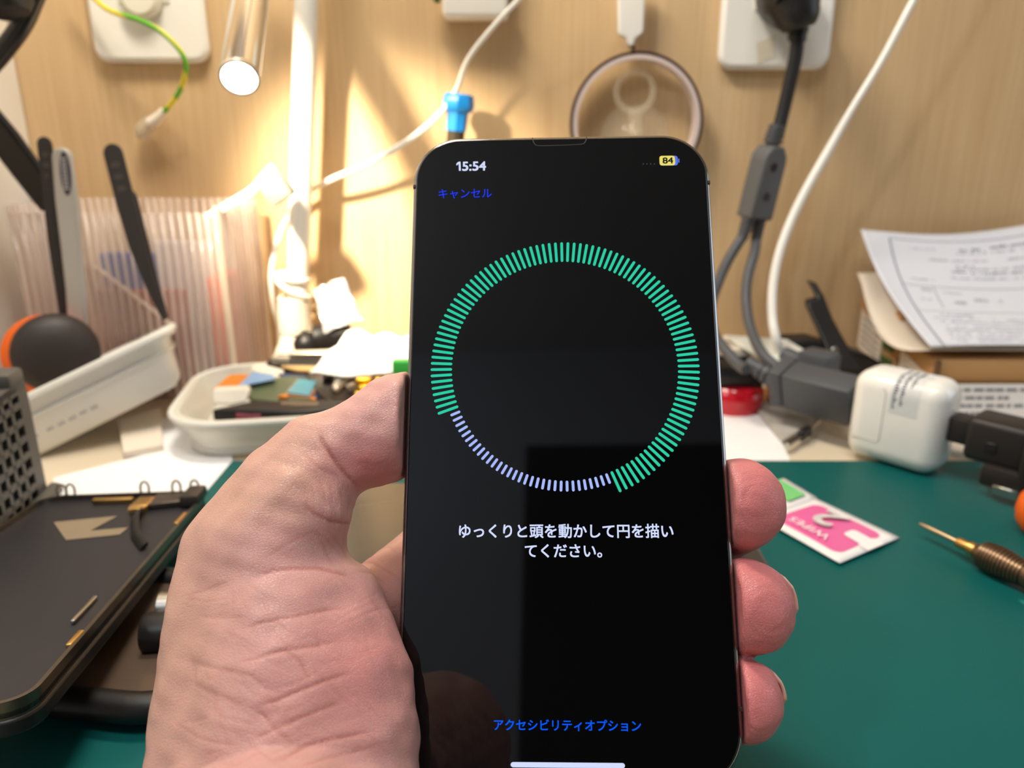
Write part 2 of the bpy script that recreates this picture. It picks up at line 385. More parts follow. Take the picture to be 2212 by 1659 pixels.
g = G(); flat(g, 1424.5, 337, 1464, 357.8, 0.0006); bat = g.build('battery_icon', L_cell, glass, smooth=0)
g = G(); flat(g, 1424.5, 337, 1458, 357.8, 0.0006, 0.00003); g.build('battery_charge', L_yellow, bat, smooth=0)
g = G(); flat(g, 1465, 343, 1467.5, 351.5, 0.0001); g.build('battery_tip', L_cell, bat, smooth=0)
g = G(); fit_text(g, '84', SM @ Matrix.Translation((0, 0, 0.00005)), ebox(1431, 340.5, 1454, 354), 0.03); g.build('battery_digits', lit('off', rgb(20, 20, 24)), bat, smooth=0)
g = G()
for k in range(4): flat(g, 1388 + k * 8, 353, 1391 + k * 8, 356, 0.0001)
g.build('signal_dots', lit('dim', rgb(62, 62, 66)), glass, smooth=0)


# ------------------------------------------------------------------ the hand
def K(px, py, z): return np.array(((px - CX) / F_PX * z, (CY - py) / F_PX * z, z))
GRP = []                                                             # (blend radius, [(a, ra, b, rb)]) in the lens frame, mm
def chain(k, *pts):
    q = [(K(*p[:3]), p[3]) for p in pts]
    GRP.append((k, [(q[i][0], q[i][1], q[i + 1][0], q[i + 1][1]) for i in range(len(q) - 1)]))
# wrist, heel of the palm and ball of the thumb
chain(6, (500, 1212, 166, 10.8), (478, 1330, 161, 11.2), (468, 1450, 157, 11.4), (458, 1580, 153, 11.8), (450, 1720, 149, 12.0), (430, 1900, 132, 12.5))
chain(6, (665, 1232, 168, 9.0), (706, 1335, 164, 13.0), (738, 1480, 157, 14.6), (748, 1600, 153, 14.6), (742, 1730, 149, 14.6), (720, 1900, 132, 14))
chain(6, (585, 1225, 164, 12.5), (600, 1340, 158, 14.5), (604, 1480, 152, 16), (598, 1620, 148, 17), (590, 1760, 144, 18), (580, 1950, 122, 19), (590, 2300, 84, 21))
chain(6, (560, 1400, 172, 13), (620, 1560, 170, 16), (640, 1720, 164, 17), (620, 1900, 140, 18), (600, 2300, 92, 20))
# palm behind the phone
chain(6, (640, 1600, 172, 15), (800, 1380, 191, 10), (940, 1215, 203, 10.5))
chain(6, (650, 1640, 172, 16), (820, 1480, 190, 11), (985, 1300, 204, 11))
chain(6, (680, 1700, 170, 16), (850, 1560, 187, 11.5), (1000, 1425, 199, 11))
chain(6, (700, 1740, 166, 16), (850, 1640, 181, 12), (1000, 1545, 193, 10.5))
chain(4, (690, 1292, 171, 8.5), (790, 1312, 180, 8.6), (870, 1330, 190, 9))
# thumb
chain(3.0, (575, 1190, 164, 13.5), (634, 1100, 167, 12.5), (696, 1004, 172, 9.8))
chain(3.0, (512, 1160, 168, 9.5), (600, 1060, 170, 9.8), (684, 985, 173, 9.4))
chain(2.0, (702, 996, 172.5, 9.3), (790, 955, 175, 10.6), (868, 918, 178.5, 12.1), (900, 906, 181, 11.6))
# fingers: index, middle, ring, little
chain(2.5, (835, 1285, 188, 9.8), (940, 1205, 203, 10.4), (1190, 1020, 209, 9.9), (1350, 940, 206, 9.4), (1440, 905, 203, 8.6))
chain(0.8, (985, 1300, 204, 11), (1320, 1205, 204, 10.2), (1520, 1140, 191, 10.0), (1592, 1096, 176, 10.2), (1597, 1088, 173, 10.1))
chain(0.8, (1000, 1425, 199, 11), (1330, 1375, 198, 10.2), (1540, 1330, 184.5, 10.2), (1606, 1312, 171, 10.35), (1612, 1310, 168, 10.3))
chain(0.8, (1000, 1545, 193, 10.5), (1330, 1535, 190, 9.2), (1535, 1520, 178, 8.9), (1596, 1514, 166, 8.8), (1601, 1511, 163, 8.65))

def sdf(P, groups):
    out = None
    for k, segs in groups:
        dmin = None
        for a, ra, b, rb in segs:
            ba = b - a; L2 = max(ba @ ba, 1e-9); pa = P - a
            t = np.clip((pa @ ba) / L2, 0, 1)
            d = np.sqrt(((pa - t[..., None] * ba) ** 2).sum(-1)) - (ra + (rb - ra) * t)
            dmin = d if dmin is None else np.minimum(dmin, d)
        if out is None: out = dmin
        else:
            h = np.clip(0.5 + 0.5 * (dmin - out) / k, 0, 1)
            out = dmin * (1 - h) + out * h - k * h * (1 - h)
    return out
def sdf_phone(P, open_front=False):
    q = (P - PT) @ PR                                                # phone frame, z into the phone
    r = 11.2
    dx = np.abs(q[..., 0]) - (PW / 2 - r); dy = np.abs(q[..., 1]) - (PH / 2 - r)
    d2 = np.sqrt(np.maximum(dx, 0) ** 2 + np.maximum(dy, 0) ** 2) + np.minimum(np.maximum(dx, dy), 0) - r
    dz = np.abs(q[..., 2] - PD / 2 - 0.25) - (PD / 2 + 0.45)
    if open_front: dz = q[..., 2] - PD - 0.7                         # fingers and thumb press the sides only
    return np.sqrt(np.maximum(d2, 0) ** 2 + np.maximum(dz, 0) ** 2) + np.minimum(np.maximum(d2, dz), 0) - 0.3
def smax(a, b, k):
    h = np.clip(0.5 - 0.5 * (b - a) / k, 0, 1)
    return b * (1 - h) + a * h + k * h * (1 - h)
NP = 8                                                               # the first NP groups are wrist and palm
def hand_field(P):
    a = sdf(P, GRP[:NP]); b = sdf(P, GRP[NP:])
    if True: b = smax(b, -sdf_phone(P, True), 0.8)
    k = 3.0; h = np.clip(0.5 + 0.5 * (b - a) / k, 0, 1)
    d = b * (1 - h) + a * h - k * h * (1 - h)
    return smax(d, -sdf_phone(P), 0.8)

def surface_nets(fn, lo, hi, st):
    n = [int((hi[i] - lo[i]) / st) + 1 for i in range(3)]
    xs = [lo[i] + st * np.arange(n[i]) for i in range(3)]
    V = np.empty(n, np.float32)
    for i in range(n[0]):
        P = np.stack(np.meshgrid(xs[0][i:i + 1], xs[1], xs[2], indexing='ij'), -1); V[i] = fn(P)[0]
    S = V < 0
    cnt = np.zeros([m - 1 for m in n], np.float32); acc = np.zeros([m - 1 for m in n] + [3], np.float32)
    sl_ = lambda o, ax: slice(o, n[ax] - 1 + o)
    for ax in range(3):
        oth = [i for i in range(3) if i != ax]
        for u in (0, 1):
            for w in (0, 1):
                o = [0, 0, 0]; o[oth[0]] = u; o[oth[1]] = w; p = list(o); p[ax] = 1
                A = V[sl_(o[0], 0), sl_(o[1], 1), sl_(o[2], 2)]; B = V[sl_(p[0], 0), sl_(p[1], 1), sl_(p[2], 2)]
                cross = (A < 0) != (B < 0); t = np.where(cross, A / np.where(cross, A - B, 1), 0)
                cnt += cross
                for i in range(3): acc[..., i] += np.where(cross, t if i == ax else o[i], 0)
    act = cnt > 0; idx = -np.ones(act.shape, np.int64); idx[act] = np.arange(act.sum())
    base = np.argwhere(act); verts = np.array(lo) + (base + acc[act] / cnt[act][:, None]) * st
    faces = []
    for ax in range(3):
        o1, o2 = [i for i in range(3) if i != ax]
        a = [slice(None)] * 3; b = [slice(None)] * 3; a[ax] = slice(0, -1); b[ax] = slice(1, None)
        ch = S[tuple(a)] != S[tuple(b)]
        e = np.argwhere(ch); e = e[(e[:, o1] > 0) & (e[:, o2] > 0) & (e[:, o1] < n[o1] - 1) & (e[:, o2] < n[o2] - 1)]
        def at_(d1, d2):
            q = e.copy(); q[:, o1] -= d1; q[:, o2] -= d2; return idx[q[:, 0], q[:, 1], q[:, 2]]
        faces.append(np.stack([at_(1, 1), at_(0, 1), at_(0, 0), at_(1, 0)], 1))
    return verts, np.concatenate(faces)

hv, hf = surface_nets(hand_field, (-78, -150, 62), (72, 8, 224), 0.85)
def grad(P, e=0.3):
    return np.stack([(hand_field(P + np.eye(3)[i] * e) - hand_field(P - np.eye(3)[i] * e)) / (2 * e) for i in range(3)], -1)
for _ in range(2):
    gr_ = grad(hv); hv = hv - gr_ * (hand_field(hv) / np.maximum((gr_ ** 2).sum(-1), 0.05))[:, None] * 0.8
hm = bpy.data.meshes.new('hand')
HW = np.array([[RT[i], UP[i], FW[i]] for i in range(3)])
hw = (hv * 0.001) @ HW.T + np.array(CAM)
horg = Vector(hw.mean(0)); horg.z = hw[:, 2].min()
hm.from_pydata((hw - np.array(horg)).tolist(), [], hf.tolist()); hm.validate()
bm = bmesh.new(); bm.from_mesh(hm); bmesh.ops.recalc_face_normals(bm, faces=bm.faces[:]); bm.to_mesh(hm); bm.free()
ho = bpy.data.objects.new('hand', hm); COL.objects.link(ho); ho.location = horg; ORG['hand'] = horg
md = ho.modifiers.new('sub', 'SUBSURF'); md.levels = 1; md.render_levels = 1
hm2 = bpy.data.meshes.new_from_object(ho.evaluated_get(bpy.context.evaluated_depsgraph_get()))
ho.modifiers.clear(); ho.data = hm2; bpy.data.meshes.remove(hm); hm2.name = 'hand'
# creases: furrows pressed into the surface along lines drawn on the palm side
nv = len(hm2.vertices); co = np.empty(nv * 3); hm2.vertices.foreach_get('co', co); co = co.reshape(-1, 3)
no = np.empty(nv * 3); hm2.vertices.foreach_get('normal', no); no = no.reshape(-1, 3)
lc = (co + np.array(horg) - np.array(CAM)) @ HW * 1000               # lens frame, mm
ln = no @ HW
spx = CX + F_PX * lc[:, 0] / lc[:, 2]; spy = CY - F_PX * lc[:, 1] / lc[:, 2]
near_ = (ln[:, 2] < 0.25) & (lc[:, 2] < 192)
disp = np.zeros(nv); red = np.zeros(nv)
CREASE = [  # width px, depth mm, points
 (9, 1.3, [(688, 932), (700, 960), (722, 992), (748, 1026), (772, 1052)]), (7, .3, [(655, 975), (690, 1012), (735, 1030)]),
 (8, .55, [(650, 1085), (680, 1110), (712, 1125), (745, 1130), (768, 1133)]), (7, .25, [(690, 1035), (700, 1060), (705, 1095)]),
 (5, .2, [(712, 1045), (718, 1075), (722, 1110)]), (5, .2, [(735, 1050), (738, 1080), (738, 1112)]), (5, .18, [(752, 1062), (752, 1090), (748, 1122)]),
 (9, .45, [(540, 1250), (590, 1232), (640, 1228), (690, 1228), (735, 1240), (765, 1250)]), (6, .2, [(560, 1215), (620, 1175), (670, 1150), (700, 1160), (740, 1205)]),
 (6, .22, [(680, 1140), (700, 1180), (722, 1225)]), (6, .2, [(700, 1138), (735, 1180), (755, 1215)]),
 (8, .4, [(520, 1360), (570, 1343), (640, 1330), (700, 1318), (760, 1312)]), (8, .42, [(510, 1432), (560, 1420), (610, 1405), (680, 1395), (740, 1382)]),
 (9, .5, [(545, 1530), (600, 1512), (660, 1486), (720, 1464), (765, 1452)]), (8, .42, [(580, 1570), (640, 1553), (700, 1530), (745, 1515)]),
 (9, .5, [(590, 1650), (650, 1615), (700, 1600), (760, 1588), (810, 1578)]), (8, .4, [(545, 1598), (600, 1573), (650, 1556)]),
 (8, .4, [(570, 1410), (620, 1405), (650, 1430), (672, 1476)]), (8, .45, [(535, 1525), (570, 1545), (600, 1580), (640, 1612)]),
 (7, .3, [(380, 1420), (440, 1438), (500, 1450), (545, 1460), (580, 1490), (620, 1500)]), (7, .28, [(400, 1470), (470, 1500), (530, 1525)]),
 (7, .26, [(380, 1560), (420, 1590), (470, 1605), (520, 1612)]), (6, .22, [(480, 1360), (520, 1380), (560, 1402)]), (6, .22, [(420, 1330), (480, 1335), (540, 1330)]),
 (6, .25, [(520, 1600), (560, 1625), (600, 1650)]), (6, .22, [(440, 1530), (500, 1555), (560, 1570)]),
 (6, .2, [(580, 1490), (640, 1475), (690, 1450)]), (6, .2, [(610, 1540), (660, 1520)]), (5, .16, [(400, 1290), (440, 1300), (500, 1292)]),
 (6, .3, [(775, 1215), (805, 1217), (835, 1232), (860, 1250)]), (6, .25, [(768, 1232), (800, 1240), (835, 1262)]), (5, .2, [(800, 1290), (820, 1320), (850, 1352)]),
 (6, .25, [(815, 1178), (835, 1180), (860, 1195)]), (5, .15, [(430, 1660), (470, 1640), (520, 1660)]), (7, .3, [(640, 1660), (700, 1640), (780, 1620), (850, 1600)]),
]
rc_r = random.Random(21)
for _ in range(80):                                                  # fine criss-cross of short lines over the ball of the thumb
    cx_, cy_ = rc_r.uniform(400, 820), rc_r.uniform(1240, 1650); a_ = math.radians(rc_r.choice((-20, -17, -24, 33, 40, 78)) + rc_r.uniform(-8, 8)); l_ = rc_r.uniform(25, 75)
    CREASE.append((5.5, rc_r.uniform(.06, .16), [(cx_ - l_ * math.cos(a_), cy_ - l_ * math.sin(a_)), (cx_ + rc_r.uniform(-5, 5), cy_ + rc_r.uniform(-5, 5)), (cx_ + l_ * math.cos(a_), cy_ + l_ * math.sin(a_))]))
for _ in range(22):                                                  # and along the thumb
    cx_, cy_ = rc_r.uniform(650, 755), rc_r.uniform(1050, 1130); l_ = rc_r.uniform(15, 40)
    CREASE.append((5, rc_r.uniform(.06, .14), [(cx_ - 4, cy_ - l_), (cx_ + 3, cy_), (cx_, cy_ + l_)]))
for w_, dep, pl in CREASE:
    pl = np.array(pl, float)
    # smooth the polyline
    tt = np.linspace(0, len(pl) - 1, 10 * len(pl)); pl = np.stack([np.interp(tt, range(len(pl)), pl[:, i]) for i in (0, 1)], 1)
    box = near_ & (spx > pl[:, 0].min() - 40) & (spx < pl[:, 0].max() + 40) & (spy > pl[:, 1].min() - 40) & (spy < pl[:, 1].max() + 40)
    ii = np.nonzero(box)[0]
    if not len(ii): continue
    q = np.stack([spx[ii], spy[ii]], 1); best = np.full(len(ii), 1e9); ends = np.zeros(len(ii))
    for j in range(len(pl)):
        d = np.hypot(q[:, 0] - pl[j, 0], q[:, 1] - pl[j, 1]); m_ = d < best; best[m_] = d[m_]; ends[m_] = j / (len(pl) - 1)
    fade = np.clip(np.minimum(ends, 1 - ends) * 5, 0.12, 1)
    e_ = np.exp(-(best / (w_ * 0.48)) ** 2) * fade
    disp[ii] -= dep * 0.40 * e_; disp[ii] += dep * 0.10 * np.exp(-((best - w_ * 2.0) / (w_ * 1.2)) ** 2) * fade
    red[ii] = np.maximum(red[ii], e_ * min(0.75, dep * 1.3))
rs = np.random.RandomState(3)
for wl, amp in ((9.0, .22), (4.5, .10)):                             # soft unevenness of the flesh
    for _ in range(6):
        kv = rs.normal(size=3); kv *= 2 * np.pi / wl / np.linalg.norm(kv); disp += amp / 3 * np.sin(lc @ kv + rs.rand() * 6.28)
keep = np.clip(np.abs(sdf_phone(lc)) / 2.0, 0, 1)                    # leave the contact with the phone alone
co = co + no * (disp * keep * 0.001)[:, None]
hm2.vertices.foreach_set('co', co.ravel())
# colour data of the skin itself: pink palm side and finger pads, tan back of the hand
tanw = np.clip((560 - spx) / 200, 0, 1) * np.clip(1.0 - np.abs(spy - 1330) / 700, 0.2, 1) + np.clip((ln[:, 2] + 0.1) / 0.6, 0, 1) * (spx < 760) + 0.8 * np.clip((760 - spx) / 120, 0, 1) * np.clip((1170 - spy) / 80, 0, 1) * np.clip((ln[:, 1] + 0.2) / 0.7, 0, 1)
pinkw = np.clip((spx - 1540) / 60, 0, 1) + np.exp(-(((spx - 800) / 90) ** 2 + ((spy - 1010) / 60) ** 2)) * 0.7 + np.exp(-(((spx - 790) / 130) ** 2 + ((spy - 1430) / 150) ** 2)) * 0.45
at_c = hm2.attributes.new('skin', 'FLOAT_COLOR', 'POINT')
arr = np.stack([np.clip(tanw, 0, 1), np.clip(pinkw, 0, 1), np.clip(red, 0, 1), np.ones(nv)], 1).astype(np.float32)
at_c.data.foreach_set('color', arr.ravel())
for p in hm2.polygons: p.use_smooth = True
hm2.update()
def skin_mat():
    m = bpy.data.materials.new('skin'); m.use_nodes = True; nt = m.node_tree; b = nt.nodes['Principled BSDF']; L = nt.links.new
    at = nt.nodes.new('ShaderNodeAttribute'); at.attribute_name = 'skin'
    sp = nt.nodes.new('ShaderNodeSeparateColor'); L(at.outputs['Color'], sp.inputs[0])
    tc = nt.nodes.new('ShaderNodeTexCoord')
    nz = nt.nodes.new('ShaderNodeTexNoise'); nz.inputs['Scale'].default_value = 90; nz.inputs['Detail'].default_value = 5; L(tc.outputs['Object'], nz.inputs['Vector'])
    def mix(a, b_, fac):
        mx = nt.nodes.new('ShaderNodeMix'); mx.data_type = 'RGBA'
        for key, val in (('A', a), ('B', b_)):
            if isinstance(val, tuple): mx.inputs[key].default_value = val
            else: L(val, mx.inputs[key])
        if isinstance(fac, float): mx.inputs['Factor'].default_value = fac
        else: L(fac, mx.inputs['Factor'])
        return mx.outputs['Result']
    base = mix(rgb(198, 147, 142), rgb(210, 163, 156), nz.outputs['Fac'])
    base = mix(base, rgb(204, 160, 142), sp.outputs[0])
    base = mix(base, rgb(208, 124, 124), sp.outputs[1])
    base = mix(base, rgb(176, 104, 94), sp.outputs[2])
    L(base, b.inputs['Base Color'])
    b.inputs['Roughness'].default_value = 0.40; b.inputs['Specular IOR Level'].default_value = 0.42
    b.inputs['Subsurface Weight'].default_value = 0.35; b.inputs['Subsurface Scale'].default_value = 0.0016
    b.inputs['Subsurface Radius'].default_value = (1.0, 0.35, 0.2)
    # fine skin: cells, ridges
    mp = nt.nodes.new('ShaderNodeMapping'); mp.inputs['Rotation'].default_value = (0.4, 0.5, 0.6); mp.inputs['Scale'].default_value = (1, 1.9, 1); L(tc.outputs['Object'], mp.inputs[0])
    vo = nt.nodes.new('ShaderNodeTexVoronoi'); vo.feature = 'DISTANCE_TO_EDGE'; vo.inputs['Scale'].default_value = 1250; L(mp.outputs[0], vo.inputs['Vector'])
    vo2 = nt.nodes.new('ShaderNodeTexVoronoi'); vo2.feature = 'DISTANCE_TO_EDGE'; vo2.inputs['Scale'].default_value = 190; vo2.inputs['Randomness'].default_value = 0.9
    nzw = nt.nodes.new('ShaderNodeTexNoise'); nzw.inputs['Scale'].default_value = 140
    L(tc.outputs['Object'], nzw.inputs['Vector'])
    vm = nt.nodes.new('ShaderNodeVectorMath'); vm.operation = 'MULTIPLY_ADD'; vm.inputs[1].default_value = (0.006, 0.006, 0.006); L(nzw.outputs['Color'], vm.inputs[0]); L(mp.outputs[0], vm.inputs[2])
    L(vm.outputs[0], vo2.inputs['Vector'])
    wv = nt.nodes.new('ShaderNodeTexWave'); wv.inputs['Scale'].default_value = 330; wv.inputs['Distortion'].default_value = 5; wv.inputs['Detail'].default_value = 1; wv.inputs['Detail Scale'].default_value = 0.35
    mp2 = nt.nodes.new('ShaderNodeMapping'); mp2.inputs['Rotation'].default_value = (0.2, 0.9, 1.2); L(tc.outputs['Object'], mp2.inputs[0]); L(mp2.outputs[0], wv.inputs['Vector'])
    def clampv(sock, hi):
        c = nt.nodes.new('ShaderNodeMapRange'); c.inputs['From Max'].default_value = hi; L(sock, c.inputs['Value']); return c.outputs[0]
    def madd(a, f, c):
        n_ = nt.nodes.new('ShaderNodeMath'); n_.operation = 'MULTIPLY_ADD'; L(a, n_.inputs[0])
        if isinstance(f, float): n_.inputs[1].default_value = f
        else: L(f, n_.inputs[1])
        if isinstance(c, float): n_.inputs[2].default_value = c
        else: L(c, n_.inputs[2])
        return n_.outputs[0]
    hgt = madd(clampv(vo.outputs['Distance'], 0.12), 0.16, 0.0)
    hgt = madd(clampv(vo2.outputs['Distance'], 0.05), 0.06, hgt)
    rid = madd(wv.outputs['Fac'], sp.outputs[1], 0.0)
    hgt = madd(rid, 0.16, hgt)
    hgt = madd(nz.outputs['Fac'], 0.22, hgt)
    bp = nt.nodes.new('ShaderNodeBump'); bp.inputs['Strength'].default_value = 0.85; bp.inputs['Distance'].default_value = 0.00035
    L(hgt, bp.inputs['Height']); L(bp.outputs[0], b.inputs['Normal'])
    return m
hm2.materials.clear(); hm2.materials.append(skin_mat())
tag(ho, 'bare hand gripping the black phone from behind, thumb on its edge', 'hand')
M_nail = mat('fingernail', rgb(226, 178, 162), 0.25, var=0.03, sss=0.2)
def nail(px, py, z, r, nrm, along, wid, lng):
    n0 = np.array(nrm, float); n0 /= np.linalg.norm(n0)
    c = lens2world(K(px, py, z) + n0 * (r + 0.1)); n_ = lvec(n0); a = lvec(along); a = (a - n_ * a.dot(n_)).normalized(); b = n_.cross(a)
    rad = r * 0.92; rows = []
    for i in range(9):
        u = (i / 8 - 0.5); row = []
        ww = wid * math.sqrt(max(0.05, 1 - (abs(u) * 1.9) ** 4 * 0.9))
        for k in range(9):
            w = (k / 8 - 0.5) * ww; drop = rad - math.sqrt(max(rad ** 2 - w * w, 0)) + (u * lng) ** 2 / (2 * r * 1.5)
            row.append(c + (a * (u * lng) + b * w - n_ * drop) * 0.001)
        rows.append(row)
    g = G(); g.sheet(rows); g.build('fingernail', M_nail, ho, solid=0.0007)
nail(1595, 1092, 175, 10.2, (1, 0.25, 0.62), (0.3, 0, -1), 9.5, 10)
nail(1610, 1314, 169.5, 10.45, (1, 0.30, 0.42), (0.3, 0.0, -1), 10, 10.5)
nail(1599, 1512, 164.5, 8.8, (1, 0.36, 0.38), (0.3, 0.0, -1), 8, 9)

# ------------------------------------------------------------------ things on and in front of the back wall
def onwall(px, py, off=0.0): return wal(px, py, off)
def wall_plate(name, label, x0, x1, y1, h_mm=120):
    a, b = wal(x0, y1 - 60), wal(x1, y1 - 60); zb = wal((x0 + x1) / 2, y1).z
    w = b.x - a.x; c = Vector(((a.x + b.x) / 2, WALL_Y, zb + h_mm * mm / 2))
    t = thing(name, label, 'wall plate', (c.x, WALL_Y, zb))
    M = frame(c, X, z=-Y)
    g = G(); g.rbox(M @ Matrix.Translation((0, 0, 0.0)), (w, h_mm * mm, 0.013), 0.006, 4)
    bm_ = [p for p in g.v]
    g2 = G(); g2.prism([M @ Vector((x, y, 0)) for x, y in rrect(w, h_mm * mm, 0.009, 8)], -Y * 0.0075); g2.build('cover', M_white, t, bevel=0.0028)
    g = G(); g.rbox(M @ Matrix.Translation((0, 0.004, 0.0076)), (0.031, 0.062, 0.0016), 0.0006); g.build('insert', M_ivory, t, bevel=0)
    return t, c
pl, pc = wall_plate('wall_plate', 'white wall plate with a green and yellow wire hanging across it', 209, 455, 137)
sw = G(); sw.lathe([(0.012, 0), (0.012, 0.006), (0.010, 0.008)], wal(310, -6, 0.008), -Y, 24); sw.build('socket_cap', M_ivory, pl)
pr, rc = wall_plate('wall_plate', 'white wall plate with a black plug pushed into it', 1549, 1788, 152)
g = G(); q = wal(1655, 108, 0.0077); g.box(q, (0.0055, 0, 0.002), (0, 0.0001, 0), (-0.001, 0, 0.006)); g.build('tape_residue', mat('old_tape', rgb(216, 206, 186), 0.5), pr)

# earth wire with crimped clip
t = thing('ground_wire', 'green and yellow striped wire ending in a beige crimp clip', 'wire', wal(330, 290, 0.012))
m = mat('striped_insulation', rgb(120, 180, 40), 0.4); nt = m.node_tree; b = nt.nodes['Principled BSDF']
tc = nt.nodes.new('ShaderNodeTexCoord'); wv = nt.nodes.new('ShaderNodeTexWave'); wv.inputs['Scale'].default_value = 34; wv.bands_direction = 'DIAGONAL'
cr = nt.nodes.new('ShaderNodeValToRGB'); cr.color_ramp.elements[0].color = rgb(92, 168, 34); cr.color_ramp.elements[1].color = rgb(214, 198, 40)
cr.color_ramp.elements[0].position = 0.42; cr.color_ramp.elements[1].position = 0.56
nt.links.new(tc.outputs['Object'], wv.inputs['Vector']); nt.links.new(wv.outputs['Fac'], cr.inputs[0]); nt.links.new(cr.outputs[0], b.inputs['Base Color'])
g = G(); g.tube([wal(150, -60, .016), wal(203, -4, .018), wal(240, 24, .022), wal(300, 43, .028), wal(350, 70, .03), wal(388, 108, .03), wal(402, 142, .028), wal(395, 180, .024), wal(376, 216, .02), wal(350, 246, .016)], 0.0015, 10); g.build('wire', m, t)
g = G(); g.tube([wal(354, 240, .016), wal(338, 258, .015), wal(326, 266, .014)], [.0026, .0032, .0036], 12, 3); g.build('crimp_sleeve', M_cream, t)
g = G(); a_, b_ = wal(338, 254, .013), wal(300, 292, .008); g.tube([a_, a_.lerp(b_, .4), a_.lerp(b_, .75), b_], [.0038, .0062, .0066, .004], 12, 3, flat=.75); g.build('clip_cover', mat('beige_vinyl', rgb(206, 190, 166), 0.3, alpha=0.6), t)

# upper white adapter box, cut by the top of the picture
t = thing('junction_box', 'small white box on the wall at the top, beside the thin white cord', 'box', wal(1022, 38))
a_, b_ = wal(955, 38, .02), wal(1098, 38, .02)
g = G(); c = Vector(((a_.x + b_.x) / 2, WALL_Y - 0.010, a_.z + 0.035)); g.rbox(Matrix.Translation(c), (b_.x - a_.x, 0.020, 0.07), 0.003); g.build('body', M_white, t)
g = G(); g.rbox(Matrix.Translation(c + Vector((-.023, -.004, -.02))), (0.004, 0.006, 0.012), 0.001); g.build('latch', M_green, t)
g = G(); g.rbox(Matrix.Translation(c + Vector((.0215, -.004, -.026))), (0.004, 0.006, 0.008), 0.001); g.build('screw_tab', M_carddark, t)

# lamp pole with the cord wound round its foot
t = thing('lamp_pole', 'white metal lamp pole with its cord wound around the foot', 'lamp', dsk(630, 765))
PY_ = WALL_Y - 0.030
P0, P1 = aty(669, -260, PY_), aty(641, 700, PY_)
px_ = P1.x
g = G(); g.tube([P0, P1, P1 + (P1 - P0) * .06], 0.0069, 20, 1); g.build('pole', M_white, t)
zt, zb_ = aty(640, 640, PY_).z, aty(640, 715, PY_).z
g = G(); n = 8; pts = []
for k in range(n * 16 + 1):
    a = 2 * math.pi * k / 16; r = 0.0092 + 0.0008 * math.sin(k * .37)
    pts.append((px_ + r * math.cos(a), PY_ + r * math.sin(a), zt + (zb_ - zt) * k / (n * 16)))
g.tube(pts, 0.0017, 8, 1); g.build('wound_cord', M_ivory, t)
for zz, tl in ((aty(640, 598, PY_).z, .0), (aty(640, 622, PY_).z, .004)):
    g = G(); pts = [(px_ + .0095 * math.cos(a), PY_ + .0095 * math.sin(a), zz - tl * math.cos(a) - .002 * math.cos(a)) for a in [2 * math.pi * k / 24 for k in range(25)]]
    g.tube(pts, 0.0019, 8, 1); g.build('cord_tie', M_white, t)
z0 = zb_; g = G(); pts = [(px_, PY_, z0 + .002), (px_ - .002, PY_ - .003, z0 - .008), (px_ - .005, PY_ - .008, z0 - .018), (px_ - .007, PY_ - .011, 0.004)]
g.tube(pts, [.0088, .0096, .0102, .0112], 16, 5); g.build('foot', M_ivory, t)
g = G(); g.lathe([(0.001, 0), (.014, 0), (.014, .003), (.012, .0045), (.001, .0045)], (px_ - .006, PY_ - .010, 0), Z, 32); g.build('base_disc', M_white, t)
# lamp arm and head above the picture
g = G(); g.tube([P0 + Vector((0, 0, -.002)), P0 + Vector((.001, 0, .05)), P0 + Vector((.015, -.03, .075)), (-0.08, 0.36, P0.z + .085)], .0069, 14, 5); g.build('arm', M_white, t)
g = G(); g.rbox(Matrix.Translation((-0.10, 0.345, 0.5345)), (0.26, 0.07, 0.014), .004); g.build('lamp_head', M_white, t)

# white cord: from the top, behind the pole, down its far side
g = G(); g.tube([wal(1420, -420, .05), wal(1270, -190, .05), wal(1180, -60, .05), wal(1124, -4, .045), wal(1062, 62, .04), wal(1010, 130, .035), wal(985, 195, .03), wal(950, 246, .028), wal(890, 298, .026), wal(800, 352, .022), wal(720, 386, .018),
                 wal(672, 412, .011), wal(640, 450, .009), wal(610, 492, .010), wal(594, 545, .022), wal(586, 600, .026), wal(592, 660, .022), wal(604, 705, .014), wal(606, 745, .008)],
                [.0015] * 7 + [.0019] * 12, 10)
tag(g.build('power_cord', M_white), 'thin white cord sagging from the top of the wall to the lamp pole', 'cord')

# chrome gooseneck lamp head, lit
t = thing('gooseneck_lamp', 'chrome tube lamp with a glowing white end, hanging from the top', 'lamp', wal(517, 168, .16))
e0 = wal(517, 168, .160); e1 = wal(541, 0, .108); ax = (e1 - e0).normalized(); up2 = e0 + ax * .16
R0 = .0085
g = G(); g.lathe([(R0 * .93, 0.0004), (R0, 0.0), (R0, .05), (R0 * 1.0, .16)], e0, ax, 40); g.build('tube', M_chrome, t)
g = G(); g.lathe([(0.0001, -.0002), (R0 * .90, -.0002), (R0 * .90, 0.0003), (.0001, .0003)], e0, ax, 32); g.build('lens', mat('lit_led', (1, .98, .94, 1), emit=9.0), t)
g = G(); g.lathe([(R0 * .90, -.0004), (R0 * 1.01, -.0004), (R0 * 1.01, .002), (R0 * .90, .002)], e0, ax, 40, closed=True); g.build('rim', M_steel, t)

